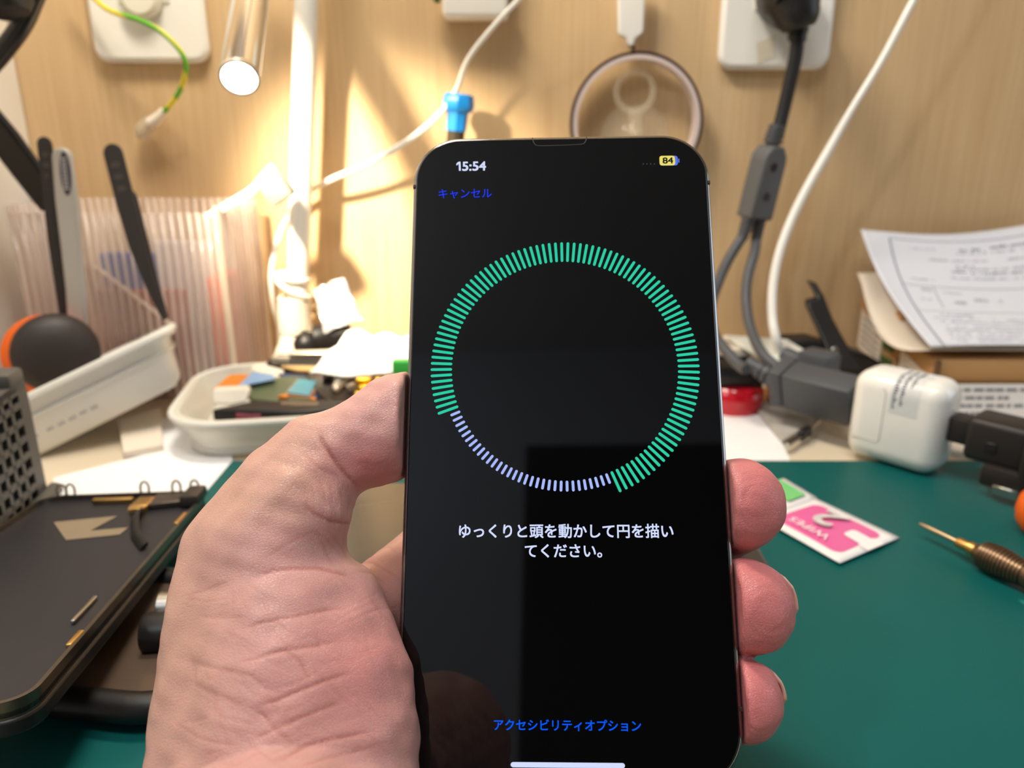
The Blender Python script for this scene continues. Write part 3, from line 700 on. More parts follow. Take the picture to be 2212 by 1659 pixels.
# white strip hook, tape roll, suction hook
t = thing('hanging_strip', 'white plastic strip hanging down above the tape roll', 'hook', wal(1366, 100, .012))
g = G()
pts = [(1335, -60), (1335, 66), (1340, 78), (1352, 82), (1356, 98), (1362, 101), (1370, 100), (1374, 84), (1388, 74), (1392, 66), (1396, -60)]
g.prism([wal(x, y, .014) for x, y in pts], Y * .0045); g.build('strip', M_white, t, bevel=.0012)
g = G(); rc_ = wal(1367, 112, .012); g.tube([wal(1368, 99, .0118), wal(1368, 112, .0118), wal(1368, 122, .0118)], .0010, 8, 3); g.build('wire_hook', M_black, t)
TC = wal(1372, 266, .012); TR = (wal(1513, 262, .012).x - wal(1229, 262, .012).x) / 2
t = thing('tape_roll', 'roll of brown tape hanging on the wood wall behind the phone', 'tape', TC + Vector((0, 0, -TR)))
g = G(); g.lathe([(TR * .955, -.0062), (TR, -.006), (TR, .006), (TR * .955, .0062)], TC, -Y, 72, closed=True); g.build('tape', mat('brown_film_tape', rgb(52, 30, 30), 0.12, var=.1, coat=.5), t)
g = G(); g.lathe([(TR * .895, -.0064), (TR * .955, -.0064), (TR * .955, .0064), (TR * .895, .0064)], TC, -Y, 72, closed=True); g.build('core', mat('card_core', rgb(206, 190, 186), 0.6), t)
t = thing('suction_hook', 'clear suction cup with a ring, inside the tape roll', 'suction cup', wal(1372, 300))
M_cup = mat('clear_vinyl', rgb(238, 226, 200), .06, alpha=.16, spec=.9, var=.02)
g = G(); cc = wal(1372, 300, 0); g.lathe([(.0005, .013), (.003, .0125), (.006, .009), (.013, .0055), (.0215, .0022), (.022, .0008), (.0215, .0006)], cc, -Y, 40); g.build('cup', M_cup, t)
g = G(); rcn = wal(1371, 198, .012); pts = [rcn + Vector((.0115 * math.cos(a), 0, .0115 * math.sin(a))) for a in [2 * math.pi * k / 40 for k in range(41)]]
g.tube(pts, .0022, 10, 1); g.build('ring', M_cup, t)
g = G(); g.tube([wal(1371, 236, .012), wal(1372, 262, .012), wal(1372, 290, .012)], [.0050, .0046, .006], 12, 4); g.build('stem', M_cup, t)

# blue-capped screwdriver standing behind the phone
t = thing('screwdriver', 'blue capped thin screwdriver standing against the wall behind the phone', 'screwdriver', aty(985, 730, .505))
b0, b1 = aty(992, 203, .500), aty(974, 420, .500); ax = (b1 - b0).normalized()
g = G(); g.lathe([(.0078, 0), (.0090, .001), (.0094, .0035), (.0098, .0070), (.0088, .0095), (.0066, .011), (.0062, .0215)], b0, ax, 8); g.build('cap', mat('blue_plastic', rgb(28, 128, 205), .35), t)
g = G(); g.lathe([(.0056, .0205), (.0056, .060), (.004, .066), (.0014, .068), (.0014, .147)], b0, ax, 10); g.build('handle', mat('smoked_handle', rgb(58, 52, 40), .3), t)
e_ = b0 + ax * .0205

# black plug, Y splitter and its two branches
t = thing('splitter_cord', 'dark grey Y splitter cord hanging from the black wall plug to the charger', 'cord', wal(1640, 400, .03))
g = G(); pc_ = wal(1703, 20, .030)
g.tube([pc_ + Vector((0, .022, .012)), pc_ + Vector((0, .010, .008)), pc_ + Vector((0, -.004, .004)), pc_ + Vector((.001, -.012, .0))], [.0135, .0165, .0165, .0135], 24, 3); g.build('plug', M_black, t)
g = G(); g.tube([wal(1712, 8, .040), wal(1722, 40, .042), wal(1726, 62, .042)], [.015, .0128, .0085], 20, 4)
g.build('plug_collar', M_black, t)
g = G(); 
for k in range(4): g.tube([wal(1724 - k * 1.2, 60 + k * 7, .041), wal(1723.4 - k * 1.2, 64 + k * 7, .041)], .0062 - .0004 * k, 16, 1)
g.tube([wal(1726, 56, .041), wal(1722, 90, .040)], .005, 14, 1); g.build('strain_relief', M_black, t)
g = G(); g.tube([wal(1724, 66, .041), wal(1719, 120, .039), wal(1706, 180, .036), wal(1692, 240, .034), wal(1677, 300, .034)], .0040, 14); g.build('cable', mat('black_rubber', rgb(34, 35, 36), .5, bump=.3, scale=400), t)
up_ = wal(1668, 314, .036); dn_ = wal(1629, 472, .036); ax = (dn_ - up_).normalized(); sd = (X - ax * X.dot(ax)).normalized(); nn = ax.cross(sd)
if nn.y > 0: nn = -nn
yaw = Matrix.Rotation(math.radians(-30), 3, ax); sd = yaw @ sd; nn = yaw @ nn
LB = (dn_ - up_).length
g = G(); o_ = up_
prof = [(-.0045, .0), (.0045, .0), (.0088, .0055), (.0094, .010), (.0096, LB), (-.0096, LB), (-.0094, .010), (-.0088, .0055)]
g.prism([o_ + sd * x + ax * y + nn * .0065 for x, y in prof], -nn * .013); bx = g.build('junction_body', mat('grey_moulding', rgb(86, 87, 88), .5, var=.04), t, bevel=.0015)
for yy in (.0125, .030):
    g = G(); g.lathe([(.0027, 0), (.0027, .0004), (.0019, .0004), (.0017, .0001), (.0001, .0001)], o_ + ax * yy + nn * .0064 - sd * .001, nn, 16); g.build('screw_hole', mat('screw_dark', rgb(58, 54, 50), .5, .6), bx)
g = G()
for k in range(4):
    c = up_ - ax * (.0015 + .0026 * k); g.tube([c, c - ax * .0018], .0060 - .0004 * k, 14, 1)
g.tube([up_ + ax * .002, up_ - ax * .012], .0042, 12, 1); g.build('strain_relief', M_gray, t)
for s_ in (-1, 1):
    g = G(); c0 = dn_ + sd * (.0047 * s_); dd = (ax + sd * .12 * s_).normalized()
    for k in range(4): g.tube([c0 + dd * (.0005 + .003 * k), c0 + dd * (.0025 + .003 * k)], .0044 - .0003 * k, 14, 1)
    g.tube([c0 - dd * .001, c0 + dd * .013], .0034, 12, 1); g.build('strain_relief', M_gray, t)
cA = dn_ - sd * .0047 + (ax - sd * .12).normalized() * .012; cB = dn_ + sd * .0047 + (ax + sd * .12).normalized() * .012
g = G(); g.tube([cA, wal(1574, 560, .045), wal(1553, 606, .055), wal(1536, 660, .07), wal(1540, 715, .085), aty(1562, 750, .425), aty(1595, 788, .412), aty(1612, 798, .405)], .0031, 12); g.build('branch_cable', M_gray, t)
g = G(); g.tube([cB, wal(1630, 545, .045), wal(1615, 600, .055), wal(1612, 655, .065), wal(1622, 712, .08), aty(1648, 765, .425), aty(1690, 800, .412), aty(1722, 812, .400)], .0031, 12); g.build('branch_cable', M_gray, t)

# white charging cable
g = G(); g.tube([wal(2200, -420, .05), wal(2085, -200, .05), wal(2010, -60, .05), wal(1974, 0, .05), wal(1905, 130, .05), wal(1838, 240, .05), wal(1790, 325, .05), wal(1748, 398, .052), wal(1712, 470, .055), wal(1684, 545, .06), wal(1670, 615, .066), wal(1668, 680, .074), wal(1676, 730, .082), aty(1692, 772, .444), aty(1712, 795, .442), aty(1740, 812, .440)],
                [.0021] * 6 + [.0027] * 10, 12)
tag(g.build('charging_cable', M_white), 'white cable running down the wall beside the grey splitter cord', 'cable')

# ------------------------------------------------------------------ left side of the desk
# ribbed clear organiser with tweezers
OY0, OY1 = .464, .508; OX0, OX1 = aty(45, 600, OY0).x, aty(484, 600, OY0).x; OH = aty(300, 460, OY0).z
t = thing('pen_organizer', 'clear ribbed plastic organizer box standing against the wall with tools in it', 'organizer', ((OX0 + OX1) / 2, (OY0 + OY1) / 2, 0))
M_clear2 = mat('clear_ribbed_plastic', rgb(236, 218, 206), 0.15, var=0.02, alpha=0.30, spec=0.7)
nt = M_clear2.node_tree; b = nt.nodes['Principled BSDF']                # the ribs are denser than the skin between them
tc = nt.nodes.new('ShaderNodeTexCoord'); sx_ = nt.nodes.new('ShaderNodeSeparateXYZ'); nt.links.new(tc.outputs['Object'], sx_.inputs[0])
ad = nt.nodes.new('ShaderNodeMath'); nt.links.new(sx_.outputs['X'], ad.inputs[0]); nt.links.new(sx_.outputs['Y'], ad.inputs[1])
ml = nt.nodes.new('ShaderNodeMath'); ml.operation = 'MULTIPLY'; ml.inputs[1].default_value = 2 * math.pi / .0052; nt.links.new(ad.outputs[0], ml.inputs[0])
sn = nt.nodes.new('ShaderNodeMath'); sn.operation = 'SINE'; nt.links.new(ml.outputs[0], sn.inputs[0])
mr = nt.nodes.new('ShaderNodeMapRange'); mr.inputs['From Min'].default_value = -.2; mr.inputs['From Max'].default_value = .9; mr.inputs['To Min'].default_value = .16; mr.inputs['To Max'].default_value = .52
nt.links.new(sn.outputs[0], mr.inputs['Value']); nt.links.new(mr.outputs[0], b.inputs['Alpha'])
def ribbed(a, b, z0, z1, n, amp, nrm, slope=0.0):
    rows = []; m_ = n * 6
    for j in range(2):
        row = []
        for k in range(m_ + 1):
            u = k / m_; p = a.lerp(b, u); zz = (z0, z1 + slope * u)[j]
            row.append(Vector((p.x, p.y, zz)) + Vector(nrm) * amp * math.cos(2 * math.pi * n * u))
        rows.append(row)
    return rows
A, B, C_, D_ = Vector((OX0, OY0, 0)), Vector((OX1, OY0, 0)), Vector((aty(566, 600, OY1).x, OY1, 0)), Vector((OX0, OY1, 0))
for nm, a, b, z1, n, nr in (('front_panel', A, B, OH, 22, (0, -1, 0)), ('back_panel', D_, C_, aty(300, 427, OY1).z, 22, (0, 1, 0)), ('side_panel', B, C_, OH + .004, 12, (1, 0, 0)), ('side_panel', A, D_, OH + .004, 12, (-1, 0, 0))):
    g = G(); g.sheet(ribbed(a, b, .002, z1, n, (.0011), nr)); g.build(nm, M_clear2, t, solid=.0016, smooth=80)
g = G(); g.box(((OX0 + OX1) / 2, (OY0 + OY1) / 2, .001), ((OX1 - OX0) / 2, 0, 0), (0, (OY1 - OY0) / 2, 0), (0, 0, .001)); g.build('bottom_panel', M_clear, t)
for p in (B, C_): 
    g = G(); g.tube([p + Z * .001, p + Z * (OH + .004)], .0019, 8, 1); g.build('corner_post', mat('post_plastic', rgb(236, 222, 200), .2, alpha=.75), t)
# slanted divider with a bright top edge
d0, d1 = aty(205, 575, .470), aty(372, 702, .470)
g = G(); g.prism([Vector((OX0 + .03, .470, .002)), Vector((d1.x, .470, .002)), d1, d0, Vector((OX0 + .03, .470, d0.z))], Y * .0015); g.build('divider', mat('tinted_divider', rgb(206, 170, 160), .2, alpha=.35), t)
g = G(); g.tube([d0, d1], .0013, 8, 1); g.build('divider_edge', mat('edge_plastic', rgb(236, 224, 214), .2), t)
# packets inside
def packet(name, label, cat, px0, py0, px1, Yc, col, thick=.006, lean=0.0):
    a, b = aty(px0, py0, Yc), aty(px1, py0, Yc)
    g = G(); h = a.z - .003
    M = Matrix.Translation(((a.x + b.x) / 2, Yc, .003 + h / 2)) @ Matrix.Rotation(lean, 4, 'Y')
    g.rbox(M, (b.x - a.x, thick, h), .002, 2); return tag(g.build(name, mat('packet_' + name, rgb(*col), .5, var=.08)), label, cat)
packet('blue_packet', 'blue packet standing inside the ribbed organizer, seen through it', 'packet', 215, 545, 335, .489, (52, 78, 140))
packet('maroon_packet', 'dull red packet at the front inside the ribbed organizer', 'packet', 205, 625, 400, .477, (150, 70, 70))
packet('grey_packet', 'pale grey packet at the rear of the ribbed organizer', 'packet', 330, 520, 455, .499, (190, 178, 176))
packet('orange_tube', 'orange packet at the right end inside the ribbed organizer', 'packet', 462, 590, 500, .486, (232, 100, 56), .03)

def blade_tool(pts, z0, thick):                                      # flat tool: outline in the picture at depth Y, real thickness
    return [aty(x, y, z0) for x, y in pts]
def strip(cl, wid, n_out):                                           # tapered flat bar along a centre line of points with widths
    L_, R_ = [], []
    for i, p in enumerate(cl):
        d_ = (cl[min(i + 1, len(cl) - 1)] - cl[max(i - 1, 0)]).normalized(); s = d_.cross(n_out).normalized() * wid[i] / 2
        L_.append(p + s); R_.append(p - s)
    return L_, R_
def tweezers(label, cl, wid, Yc):
    t = thing('tweezers', label, 'tweezers', cl[-1], 'black tweezers in the organizer')
    for s in (0, 1):
        out = Y * (-.0022 + .0042 * s)
        c2 = [p + out * (i / (len(cl) - 1) * .2 + .8 if s == 0 else 1 - .6 * i / (len(cl) - 1)) for i, p in enumerate(cl)]
        c2 = c2 if s == 0 else c2[1:]
        w2 = wid if s == 0 else wid[1:]
        L_, R_ = strip(c2, w2, Y)
        cap = []
        r = w2[0] / 2; ax = (c2[0] - c2[1]).normalized(); sd = (L_[0] - R_[0]).normalized()
        for k in range(1, 8): a = math.pi * k / 8; cap.append(c2[0] + sd * math.cos(a) * r + ax * math.sin(a) * r)
        g = G(); g.prism(L_[::-1] + cap + R_, Y * .0014); g.build('arm', M_dark, t, bevel=.0004)
        if s == 0: fa = c2
    g = G()
    for k in range(3):
        p = fa[0].lerp(fa[1], .18 + .26 * k) - Y * .0002; q = fa[0].lerp(fa[1], .18 + .26 * k + .12) - Y * .0002
        sd = (q - p).normalized().cross(Y).normalized() * wid[0] * .22
        g.add([p - sd, p + sd, q + sd, q - sd], [(0, 1, 2, 3)])
    g.build('stamped_mark', mat('stamp_grey', rgb(66, 58, 56), .6), t, smooth=0)
    return t
tweezers('black tweezers leaning alone at a slant in front of the ribbed organizer',
         [aty(247, 332, .450), aty(272, 430, .448), aty(300, 530, .446), aty(330, 620, .442), aty(358, 690, .438)], [.0110, .0112, .0102, .0064, .0023], .42)
tweezers('black tweezers standing nearly upright, touching the grey handle at the far left',
         [aty(99, 312, .450), aty(111, 400, .449), aty(124, 520, .447), aty(142, 640, .445), aty(150, 706, .443)], [.0084, .0092, .0094, .0090, .0078], .42)
t = thing('grey_spudger', 'flat grey handled tool with a dark oval label between the black tweezers', 'tool', aty(172, 700, .440))
cl = [aty(140, 340, .4465), aty(149, 430, .445), aty(160, 540, .443), aty(168, 620, .441), aty(173, 700, .439)]
L_, R_ = strip(cl, [.0108, .0122, .0112, .0108, .0108], Y); r = .0054; ax = (cl[0] - cl[1]).normalized(); sd = (L_[0] - R_[0]).normalized()
cap = [cl[0] + sd * math.cos(math.pi * k / 8) * r + ax * math.sin(math.pi * k / 8) * r for k in range(1, 8)]
g = G(); g.prism(L_[::-1] + cap + R_, -Y * .004); g.build('handle', mat('warm_grey', rgb(172, 168, 162), .35, var=.04), t, bevel=.0012)
oc_ = aty(142, 375, .4418); oa = (cl[1] - cl[0]).normalized(); ob = oa.cross(Y).normalized()
g = G(); ov = [oc_ + oa * (.0118 * math.cos(a)) + ob * (.0030 * math.sin(a)) for a in [2 * math.pi * k / 28 for k in range(28)]]
g.prism(ov, -Y * .0003); ol = g.build('oval_label', M_darkink, t)
g = G()
for k in range(9):
    for j in range(2):
        p = oc_ + oa * (-.008 + .002 * k) + ob * (-.0011 + .0016 * j) - Y * .0004; g.box(p, oa * .0006, ob * .0005, Y * .0001)
g.build('label_lettering', mat('silver_print', rgb(186, 182, 178), .5), ol, smooth=0)
t = thing('pry_tool', 'thick flat black tool handle sticking out of the organizer to the upper left', 'handle', aty(100, 440, .455))
g = G(); cl = [aty(-60, 228, .436), aty(0, 298, .446), aty(50, 366, .453), aty(92, 422, .457), aty(112, 450, .459)]; L_, R_ = strip(cl, [.0176, .0178, .0174, .0165, .0150], Y)
g.prism(L_[::-1] + R_, Y * .006); g.build('grip', M_black, t, bevel=.002)
# top left: black cable and lamp head
t = thing('black_lamp_head', 'black rounded lamp part with a cable in the top corner beside the white wall', 'lamp', aty(20, 0, .40))
g = G(); g.lathe([(.0005, -.012), (.008, -.011), (.0115, -.006), (.012, .002), (.010, .02), (.0005, .022)], aty(8, -22, .40), Vector((-.3, .2, 1)), 24); g.tube([aty(4, -40, .405), aty(0, -140, .42), aty(-10, -420, .43)], .0055, 12, 4); g.build('cap', M_black, t)
g = G(); g.tube([aty(130, -420, .41), aty(128, -220, .41), aty(105, -70, .41), aty(78, -15, .41), aty(52, 45, .41), aty(18, 95, .41), aty(-30, 150, .41), aty(-90, 190, .41)], .0046, 14); g.build('cable', mat('black_cable', rgb(24, 22, 22), .25), t)
# brush
t = thing('cleaning_brush', 'white handled brush with short grey bristles resting over the organizer edge', 'brush', aty(520, 450, .46))
g = G(); g.tube([aty(440, 470, .47), aty(500, 440, .468), aty(545, 412, .466), aty(566, 385, .464), aty(590, 362, .462)], [.0016, .0036, .0036, .0030, .0034], 12, 5, flat=.6); g.build('handle', M_white, t)
b0, b1 = aty(566, 400, .462), aty(600, 374, .460); dv = (b1 - b0).normalized(); dn2 = dv.cross(Y).normalized()
if dn2.z > 0: dn2 = -dn2
bc = (b0 + b1) / 2 + dn2 * .0065
g = G(); g.rbox(frame(bc, dv, y=dn2), (.0150, .0150, .009), .0012, 2); br_ = g.build('bristle_block', mat('grey_bristle', rgb(150, 146, 136), .8, var=.3, scale=900, bump=.4), t)
# black rubber disc with an orange back
dc = aty(122, 764, .412); 
t = thing('suction_disc', 'round black rubber disc with an orange back, behind the white tray', 'suction cup', (dc.x, dc.y + .01, dc.z - .025))
nd = (Vector((.62, -1, .22))).normalized()
g = G(); g.lathe([(.0001, .0065), (.008, .0060), (.016, .0040), (.0205, .0010), (.0222, -.002), (.0224, -.005), (.0005, -.006)], dc, nd, 44); g.build('disc', mat('black_rubber_disc', rgb(44, 39, 38), .5, var=.06), t)
g = G(); g.lathe([(.0001, -.006), (.0185, -.006), (.0225, -.010), (.0225, -.018), (.012, -.024), (.0001, -.024)], dc + Vector((-.0052, 0, -.0008)), nd, 36); g.build('back', M_orange, t)
g = G(); g.tube([dc - nd * .016 + Vector((-.012, 0, -.014)), dc - nd * .020 + Vector((-.034, 0, -.019)), dc - nd * .020 + Vector((-.06, 0, -.018))], [.009, .0075, .0075], 14, 4); g.build('orange_arm', M_orange, t)
# pale box beside the wall
g = G(); a, b = aty(-60, 345, .511), aty(98, 345, .511); b.x = max(b.x, XL + .02); a.x = XL + .001; g.rbox(Matrix.Translation(((a.x + b.x) / 2, .5165, a.z / 2)), (b.x - a.x, .011, a.z), .004, 3)
tag(g.build('white_carton', mat('white_carton_board', rgb(226, 222, 224), .5)), 'plain white carton standing between the organizer and the white side wall', 'box')

# ---- shallow white tray tipped against the container
def open_box(M, w, d, h, r, thick, flare, lip, n=8):
    """food container: rounded, flared walls, thick lip; frame M at the middle of its bottom"""
    prof = [(-flare - .004, 0.0), (-flare, .003), (0, h - .004), (lip, h - .004), (lip, h), (-thick, h), (-flare - thick, .004)]
    rings = []
    for off_, z_ in prof:
        rr_ = max(r + off_, .003); rings.append([M @ Vector((x, y, z_)) for x, y in rrect(w + 2 * off_, d + 2 * off_, rr_, n)])
    v = [p for q in rings for p in q]; m_ = len(rings[0]); f = []
    for i in range(len(rings) - 1):
        for k in range(m_): f.append((i * m_ + k, i * m_ + (k + 1) % m_, (i + 1) * m_ + (k + 1) % m_, (i + 1) * m_ + k))
    f.append(tuple(range(m_))[::-1]); f.append(tuple(range((len(rings) - 1) * m_, len(rings) * m_)))
    g = G(); g.add(v, f); return g
ba, bb = dsk(55, 1003, .001), aty(402, 828, .395)                     # lower edge of the side facing the viewer
tu = (bb - ba); tl = tu.length; tu = tu.normalized(); tw = Z - tu * tu.dot(Z); tw.normalize(); td = tw.cross(tu)
if td.y < 0: td = -td
tw = (tw * math.cos(math.radians(12)) - td * math.sin(math.radians(-12))).normalized(); td = tw.cross(tu); td = td if td.y > 0 else -td
t = thing('tray', 'milky white plastic tray tipped up on one end in front of the organizer', 'tray', (ba + bb) / 2)
TL, TD, TH = tl + .055, .075, .030
tc_ = ba + tu * (tl - TL / 2 + .004) + td * (TD / 2 + .002)
TM = frame(tc_, tu, z=tw)
g = open_box(TM, TL, TD, TH, .016, .0016, .006, .0035); g.build('body', mat('tray_milky', rgb(234, 232, 226), .3, var=.02, alpha=.86), t, smooth=50)
g = G(); 
yf = -(TD / 2 + .0002) if (TM.to_3x3() @ Y).y > 0 else (TD / 2 + .0002)
for zz, r_ in ((TH - .001, .0022), (TH - .0105, .0011)):
    ring = [TM @ Vector((x, y, zz)) for x, y in rrect(TL + (.007 if zz > .028 else -.002), TD + (.007 if zz > .028 else -.002), .018, 8)]
    g.tube(ring + [ring[0]], r_, 8, 1)
g.build('rim', M_milky, t)
g = G()
for j, (x0, n_, s_) in enumerate(((-.052, 3, .0036), (-.030, 1, .006), (-.020, 5, .0030))):
    for k in range(n_):
        g.box(TM @ Vector((x0 + k * s_ * 1.9 + .018, yf * (1 - .0052 / abs(yf)) + (-.0008 if yf < 0 else .0008), .010 + .0006 * random.random())), TM.to_3x3() @ X * (s_ * .6), TM.to_3x3() @ Vector((0, .15, 1)) * .0011, TM.to_3x3() @ Y * .0003)
g.build('moulded_lettering', mat('mould_mark', rgb(176, 174, 170), .5), t, smooth=0)
# ---- milky container full of phone parts
q0, q1, q2 = dsk(412, 975, .001), dsk(900, 985, .001), aty(408, 757, .462)
ex = Vector((1, .17, 0)).normalized(); ey = Vector((-ex.y, ex.x, 0)); KW, KD, KH = .150, .100, .0215
kc = Vector((q0.x - .004, .3595, .0005)) + ex * (KW / 2) + ey * (KD / 2)
KM = frame(kc, ex, y=ey)
t = thing('food_container', 'milky plastic container heaped with phone parts behind the thumb', 'container', kc)
g = open_box(KM, KW, KD, KH, .026, .0014, .007, .0032); g.build('body', mat('container_milky', rgb(234, 232, 222), .25, var=.02, alpha=.62), t, smooth=50)
g = G(); ring = [KM @ Vector((x, y, KH - .001)) for x, y in rrect(KW + .006, KD + .006, .029, 8)]; g.tube(ring + [ring[0]], .0016, 8, 1); g.build('rim', M_milky, t)
g = G(); ring = [KM @ Vector((x, y, .0022)) for x, y in rrect(KW - .013, KD - .013, .020, 8)]; g.tube(ring + [ring[0]], .0020, 8, 1); g.build('foot_ring', M_milky, t)

# ---- parts heaped in and behind the container; board(...) = flat piece with real thickness between picture corners at given depths
def board(name, label, cat, pts, m_, th=.0012, bev=.0003, up=Z):
    g = G(); g.prism([aty(*p) for p in pts], -Vector(up) * th); return tag(g.build(name, m_, bevel=bev), label, cat)
M_pcb = mat('pcb_green', rgb(84, 100, 74), .4, var=.12, scale=300); M_flex = mat('amber_flex', rgb(214, 128, 44), .35, var=.1); M_teal = mat('teal_film', rgb(72, 160, 184), .3, var=.04)
M_navy = mat('navy_flex', rgb(52, 66, 108), .35, var=.15)
t = thing('circuit_board', 'green phone circuit board with a teal square chip, on top of the container', 'circuit board', aty(630, 855, .405))
g = G(); g.prism([aty(*p) for p in ((520, 835, .415), (560, 816, .43), (640, 812, .435), (690, 822, .43), (668, 868, .392), (600, 866, .392), (540, 862, .395))], -Z * .0016); g.build('board', M_pcb, t, bevel=.0003)
g = G(); g.prism([aty(*p) for p in ((612, 858, .399), (643, 822, .428), (695, 829, .424), (672, 864, .3965))], Z * .0011); fm = g.build('chip_frame', mat('copper_tape', rgb(184, 124, 82), .35, .4), t)
g = G(); g.prism([aty(*p) for p in ((620, 853, .402), (645, 824, .4255), (686, 829, .422), (668, 860, .399))], Z * .0016); g.build('teal_chip', M_teal, fm)
for x, y in ((612, 858), (677, 864)):
    g = G(); g.rbox(frame(aty(x, y, .393), X, z=Z), (.0052 if x < 650 else .003, .0025, .0022), .0006); g.build('gold_contact', mat('orange_gold', rgb(232, 144, 40), .3, .6), t)
board('orange_flex_panel', 'orange flex panel at the left of the green circuit board', 'panel', ((458, 842, .405), (488, 816, .425), (500, 808, .43), (565, 808, .43), (530, 838, .41)), M_flex)
board('blue_flex_strip', 'blue film strip crossing the orange flex panel', 'film', ((515, 832, .408), (545, 803, .43), (590, 808, .43), (595, 818, .42), (535, 830, .41)), mat('sky_film', rgb(132, 172, 216), .3, var=.2, scale=200), .0008)
board('navy_flex', 'dark blue flex cable to the right of the teal chip', 'cable', ((672, 858, .40), (690, 820, .43), (725, 826, .43), (710, 858, .405)), M_navy, .001)
board('navy_flex', 'dark blue flex cable behind the green circuit board', 'cable', ((600, 805, .44), (665, 812, .44), (672, 824, .435), (612, 822, .435)), M_navy, .001)
board('white_bracket', 'white plastic bracket standing behind the blue film strip', 'bracket', ((540, 796, .445), (555, 782, .452), (614, 798, .448), (610, 822, .44), (590, 812, .44)), M_ivory, .004, .0008)
board('white_clip', 'white plastic clip at the front left of the phone parts', 'clip', ((458, 842, .392), (530, 838, .394), (537, 848, .392), (532, 868, .388), (500, 876, .388), (458, 872, .388)), M_ivory, .006, .001, up=(0, -1, 0))
board('black_midframe', 'long black phone frame under the green circuit board', 'frame', ((457, 884, .380), (540, 866, .388), (720, 862, .390), (735, 880, .382), (640, 892, .378), (540, 886, .378)), M_black, .007, .001)
board('maroon_strip', 'dark red strip below the black frame in the container', 'strip', ((508, 886, .380), (560, 888, .379), (566, 899, .377), (510, 900, .377)), mat('maroon', rgb(112, 30, 50), .4), .003, .0005)
board('brown_flex', 'brown metal plate under the teal chip', 'plate', ((604, 866, .386), (690, 868, .386), (688, 884, .382), (606, 886, .382)), mat('brown_metal', rgb(104, 84, 66), .35, .5), .003, .0005)
board('black_screen_part', 'black display module lying flat at the rear of the container', 'display', ((574, 781, .452), (600, 764, .462), (700, 762, .462), (740, 772, .458), (720, 792, .448), (620, 788, .448)), M_black, .006, .001)
board('grey_plate', 'grey metal plate on top of the rear black display', 'plate', ((588, 768, .452), (626, 768, .452), (626, 780, .450), (585, 779, .450)), mat('grey_metal', rgb(120, 114, 104), .4, .5), .003)
board('silver_bar', 'thin pale metal bar behind the rear black display', 'bar', ((624, 756, .466), (770, 752, .466), (772, 762, .462), (626, 764, .462)), mat('pale_metal', rgb(226, 214, 190), .3, .3), .004, .001)
board('tan_flex', 'tan flex strip below the rear black display', 'strip', ((606, 789, .446), (680, 790, .446), (700, 800, .442), (640, 798, .442)), mat('tan_flex', rgb(190, 156, 104), .4), .0015)
board('dark_tray_part', 'dark phone housing part buried in the heap by the crumpled tissue', 'housing', ((660, 806, .44), (760, 800, .44), (880, 812, .44), (880, 870, .40), (720, 872, .395), (690, 850, .40)), mat('dark_brown_part', rgb(52, 44, 40), .4, var=.2, scale=120), .016, .001)
for i, (x, y, Yc, w_, lb) in enumerate(((708, 812, .425, .006, 'small silver connector close to the crumpled tissue'), (758, 836, .405, .0055, 'round silver connector beside the gold parts'))):
    g = G(); g.rbox(frame(aty(x, y, Yc), Vector((1, .4, .2)), z=Z), (w_, w_ * .8, w_ * .7), .0012, 2); tag(g.build('silver_connector', M_steel), lb, 'connector')
t = thing('silver_bracket', 'bent silver bracket between the tissue and the gold parts', 'bracket', aty(740, 840, .41))
g = G(); g.prism([aty(*p) for p in ((718, 842, .406), (735, 812, .424), (752, 804, .426), (760, 816, .422), (745, 832, .414), (730, 850, .404))], Z * .003); g.build('plate', mat('bright_metal', rgb(222, 214, 208), .25, .6), t, bevel=.0008)
g = G(); g.tube([aty(722, 848, .403), aty(740, 828, .412)], .0018, 8, 1); g.build('pin', M_steel, t)
for i, (x, y, w_, lb) in enumerate(((786, 822, .0088, 'largest gold contact block beside the thumb knuckle'), (818, 822, .0042, 'middle gold contact block in the row above the thumb'), (838, 818, .0040, 'gold contact block closest to the phone edge'), (796, 838, .011, 'lower wide gold contact block just above the thumb'), (776, 852, .005, 'lowest small gold contact block touching the thumb outline'))):
    g = G(); g.rbox(frame(aty(x, y, .404 - .0003 * (y - 820)), Vector((1, .1, 0)), z=Z), (w_, .005, .0036), .0012, 3); tag(g.build('gold_contact_block', M_gold), lb, 'contact', 'gold contacts above the thumb')
# crumpled tissue, foil pouch, green block, black caps at the foot of the pole
rr = random.Random(11)
def crumple(corners, nu, nv, amp, seed):
    r_ = random.Random(seed); ph = [(r_.uniform(2, 9), r_.uniform(2, 9), r_.uniform(0, 6.28), r_.uniform(.3, 1)) for _ in range(7)]
    (a, b), (c, d) = corners; rows = []
    for j in range(nv + 1):
        row = []
        for i in range(nu + 1):
            u, v = i / nu, j / nv; p = a.lerp(b, u).lerp(c.lerp(d, u), v)
            s = sum(w * (abs(math.sin(fu * u + fv * v + o)) - .5) for fu, fv, o, w in ph) / 3
            row.append(p + Vector((s * .3, -s * .5, s)) * amp)
        rows.append(row)
    return rows
g = G(); g.sheet(crumple(((aty(668, 812, .415), aty(905, 812, .405)), (aty(748, 722, .470), aty(905, 728, .470))), 40, 30, .006, 4)); tag(g.build('tissue', mat('white_tissue', rgb(244, 244, 244), .8), solid=.0006), 'crumpled white tissue on the heap behind the phone', 'tissue')
fc = [(aty(700, 722, .470), aty(776, 690, .470)), (aty(676, 628, .478), aty(740, 600, .478))]
g = G(); R_a = crumple(fc, 16, 20, .004, 9); g.sheet(R_a); g.sheet([[p + Vector((.001, .010 * math.sin(math.pi * i / 16) * math.sin(math.pi * j / 20), 0)) for i, p in enumerate(r)] for j, r in enumerate(R_a)])
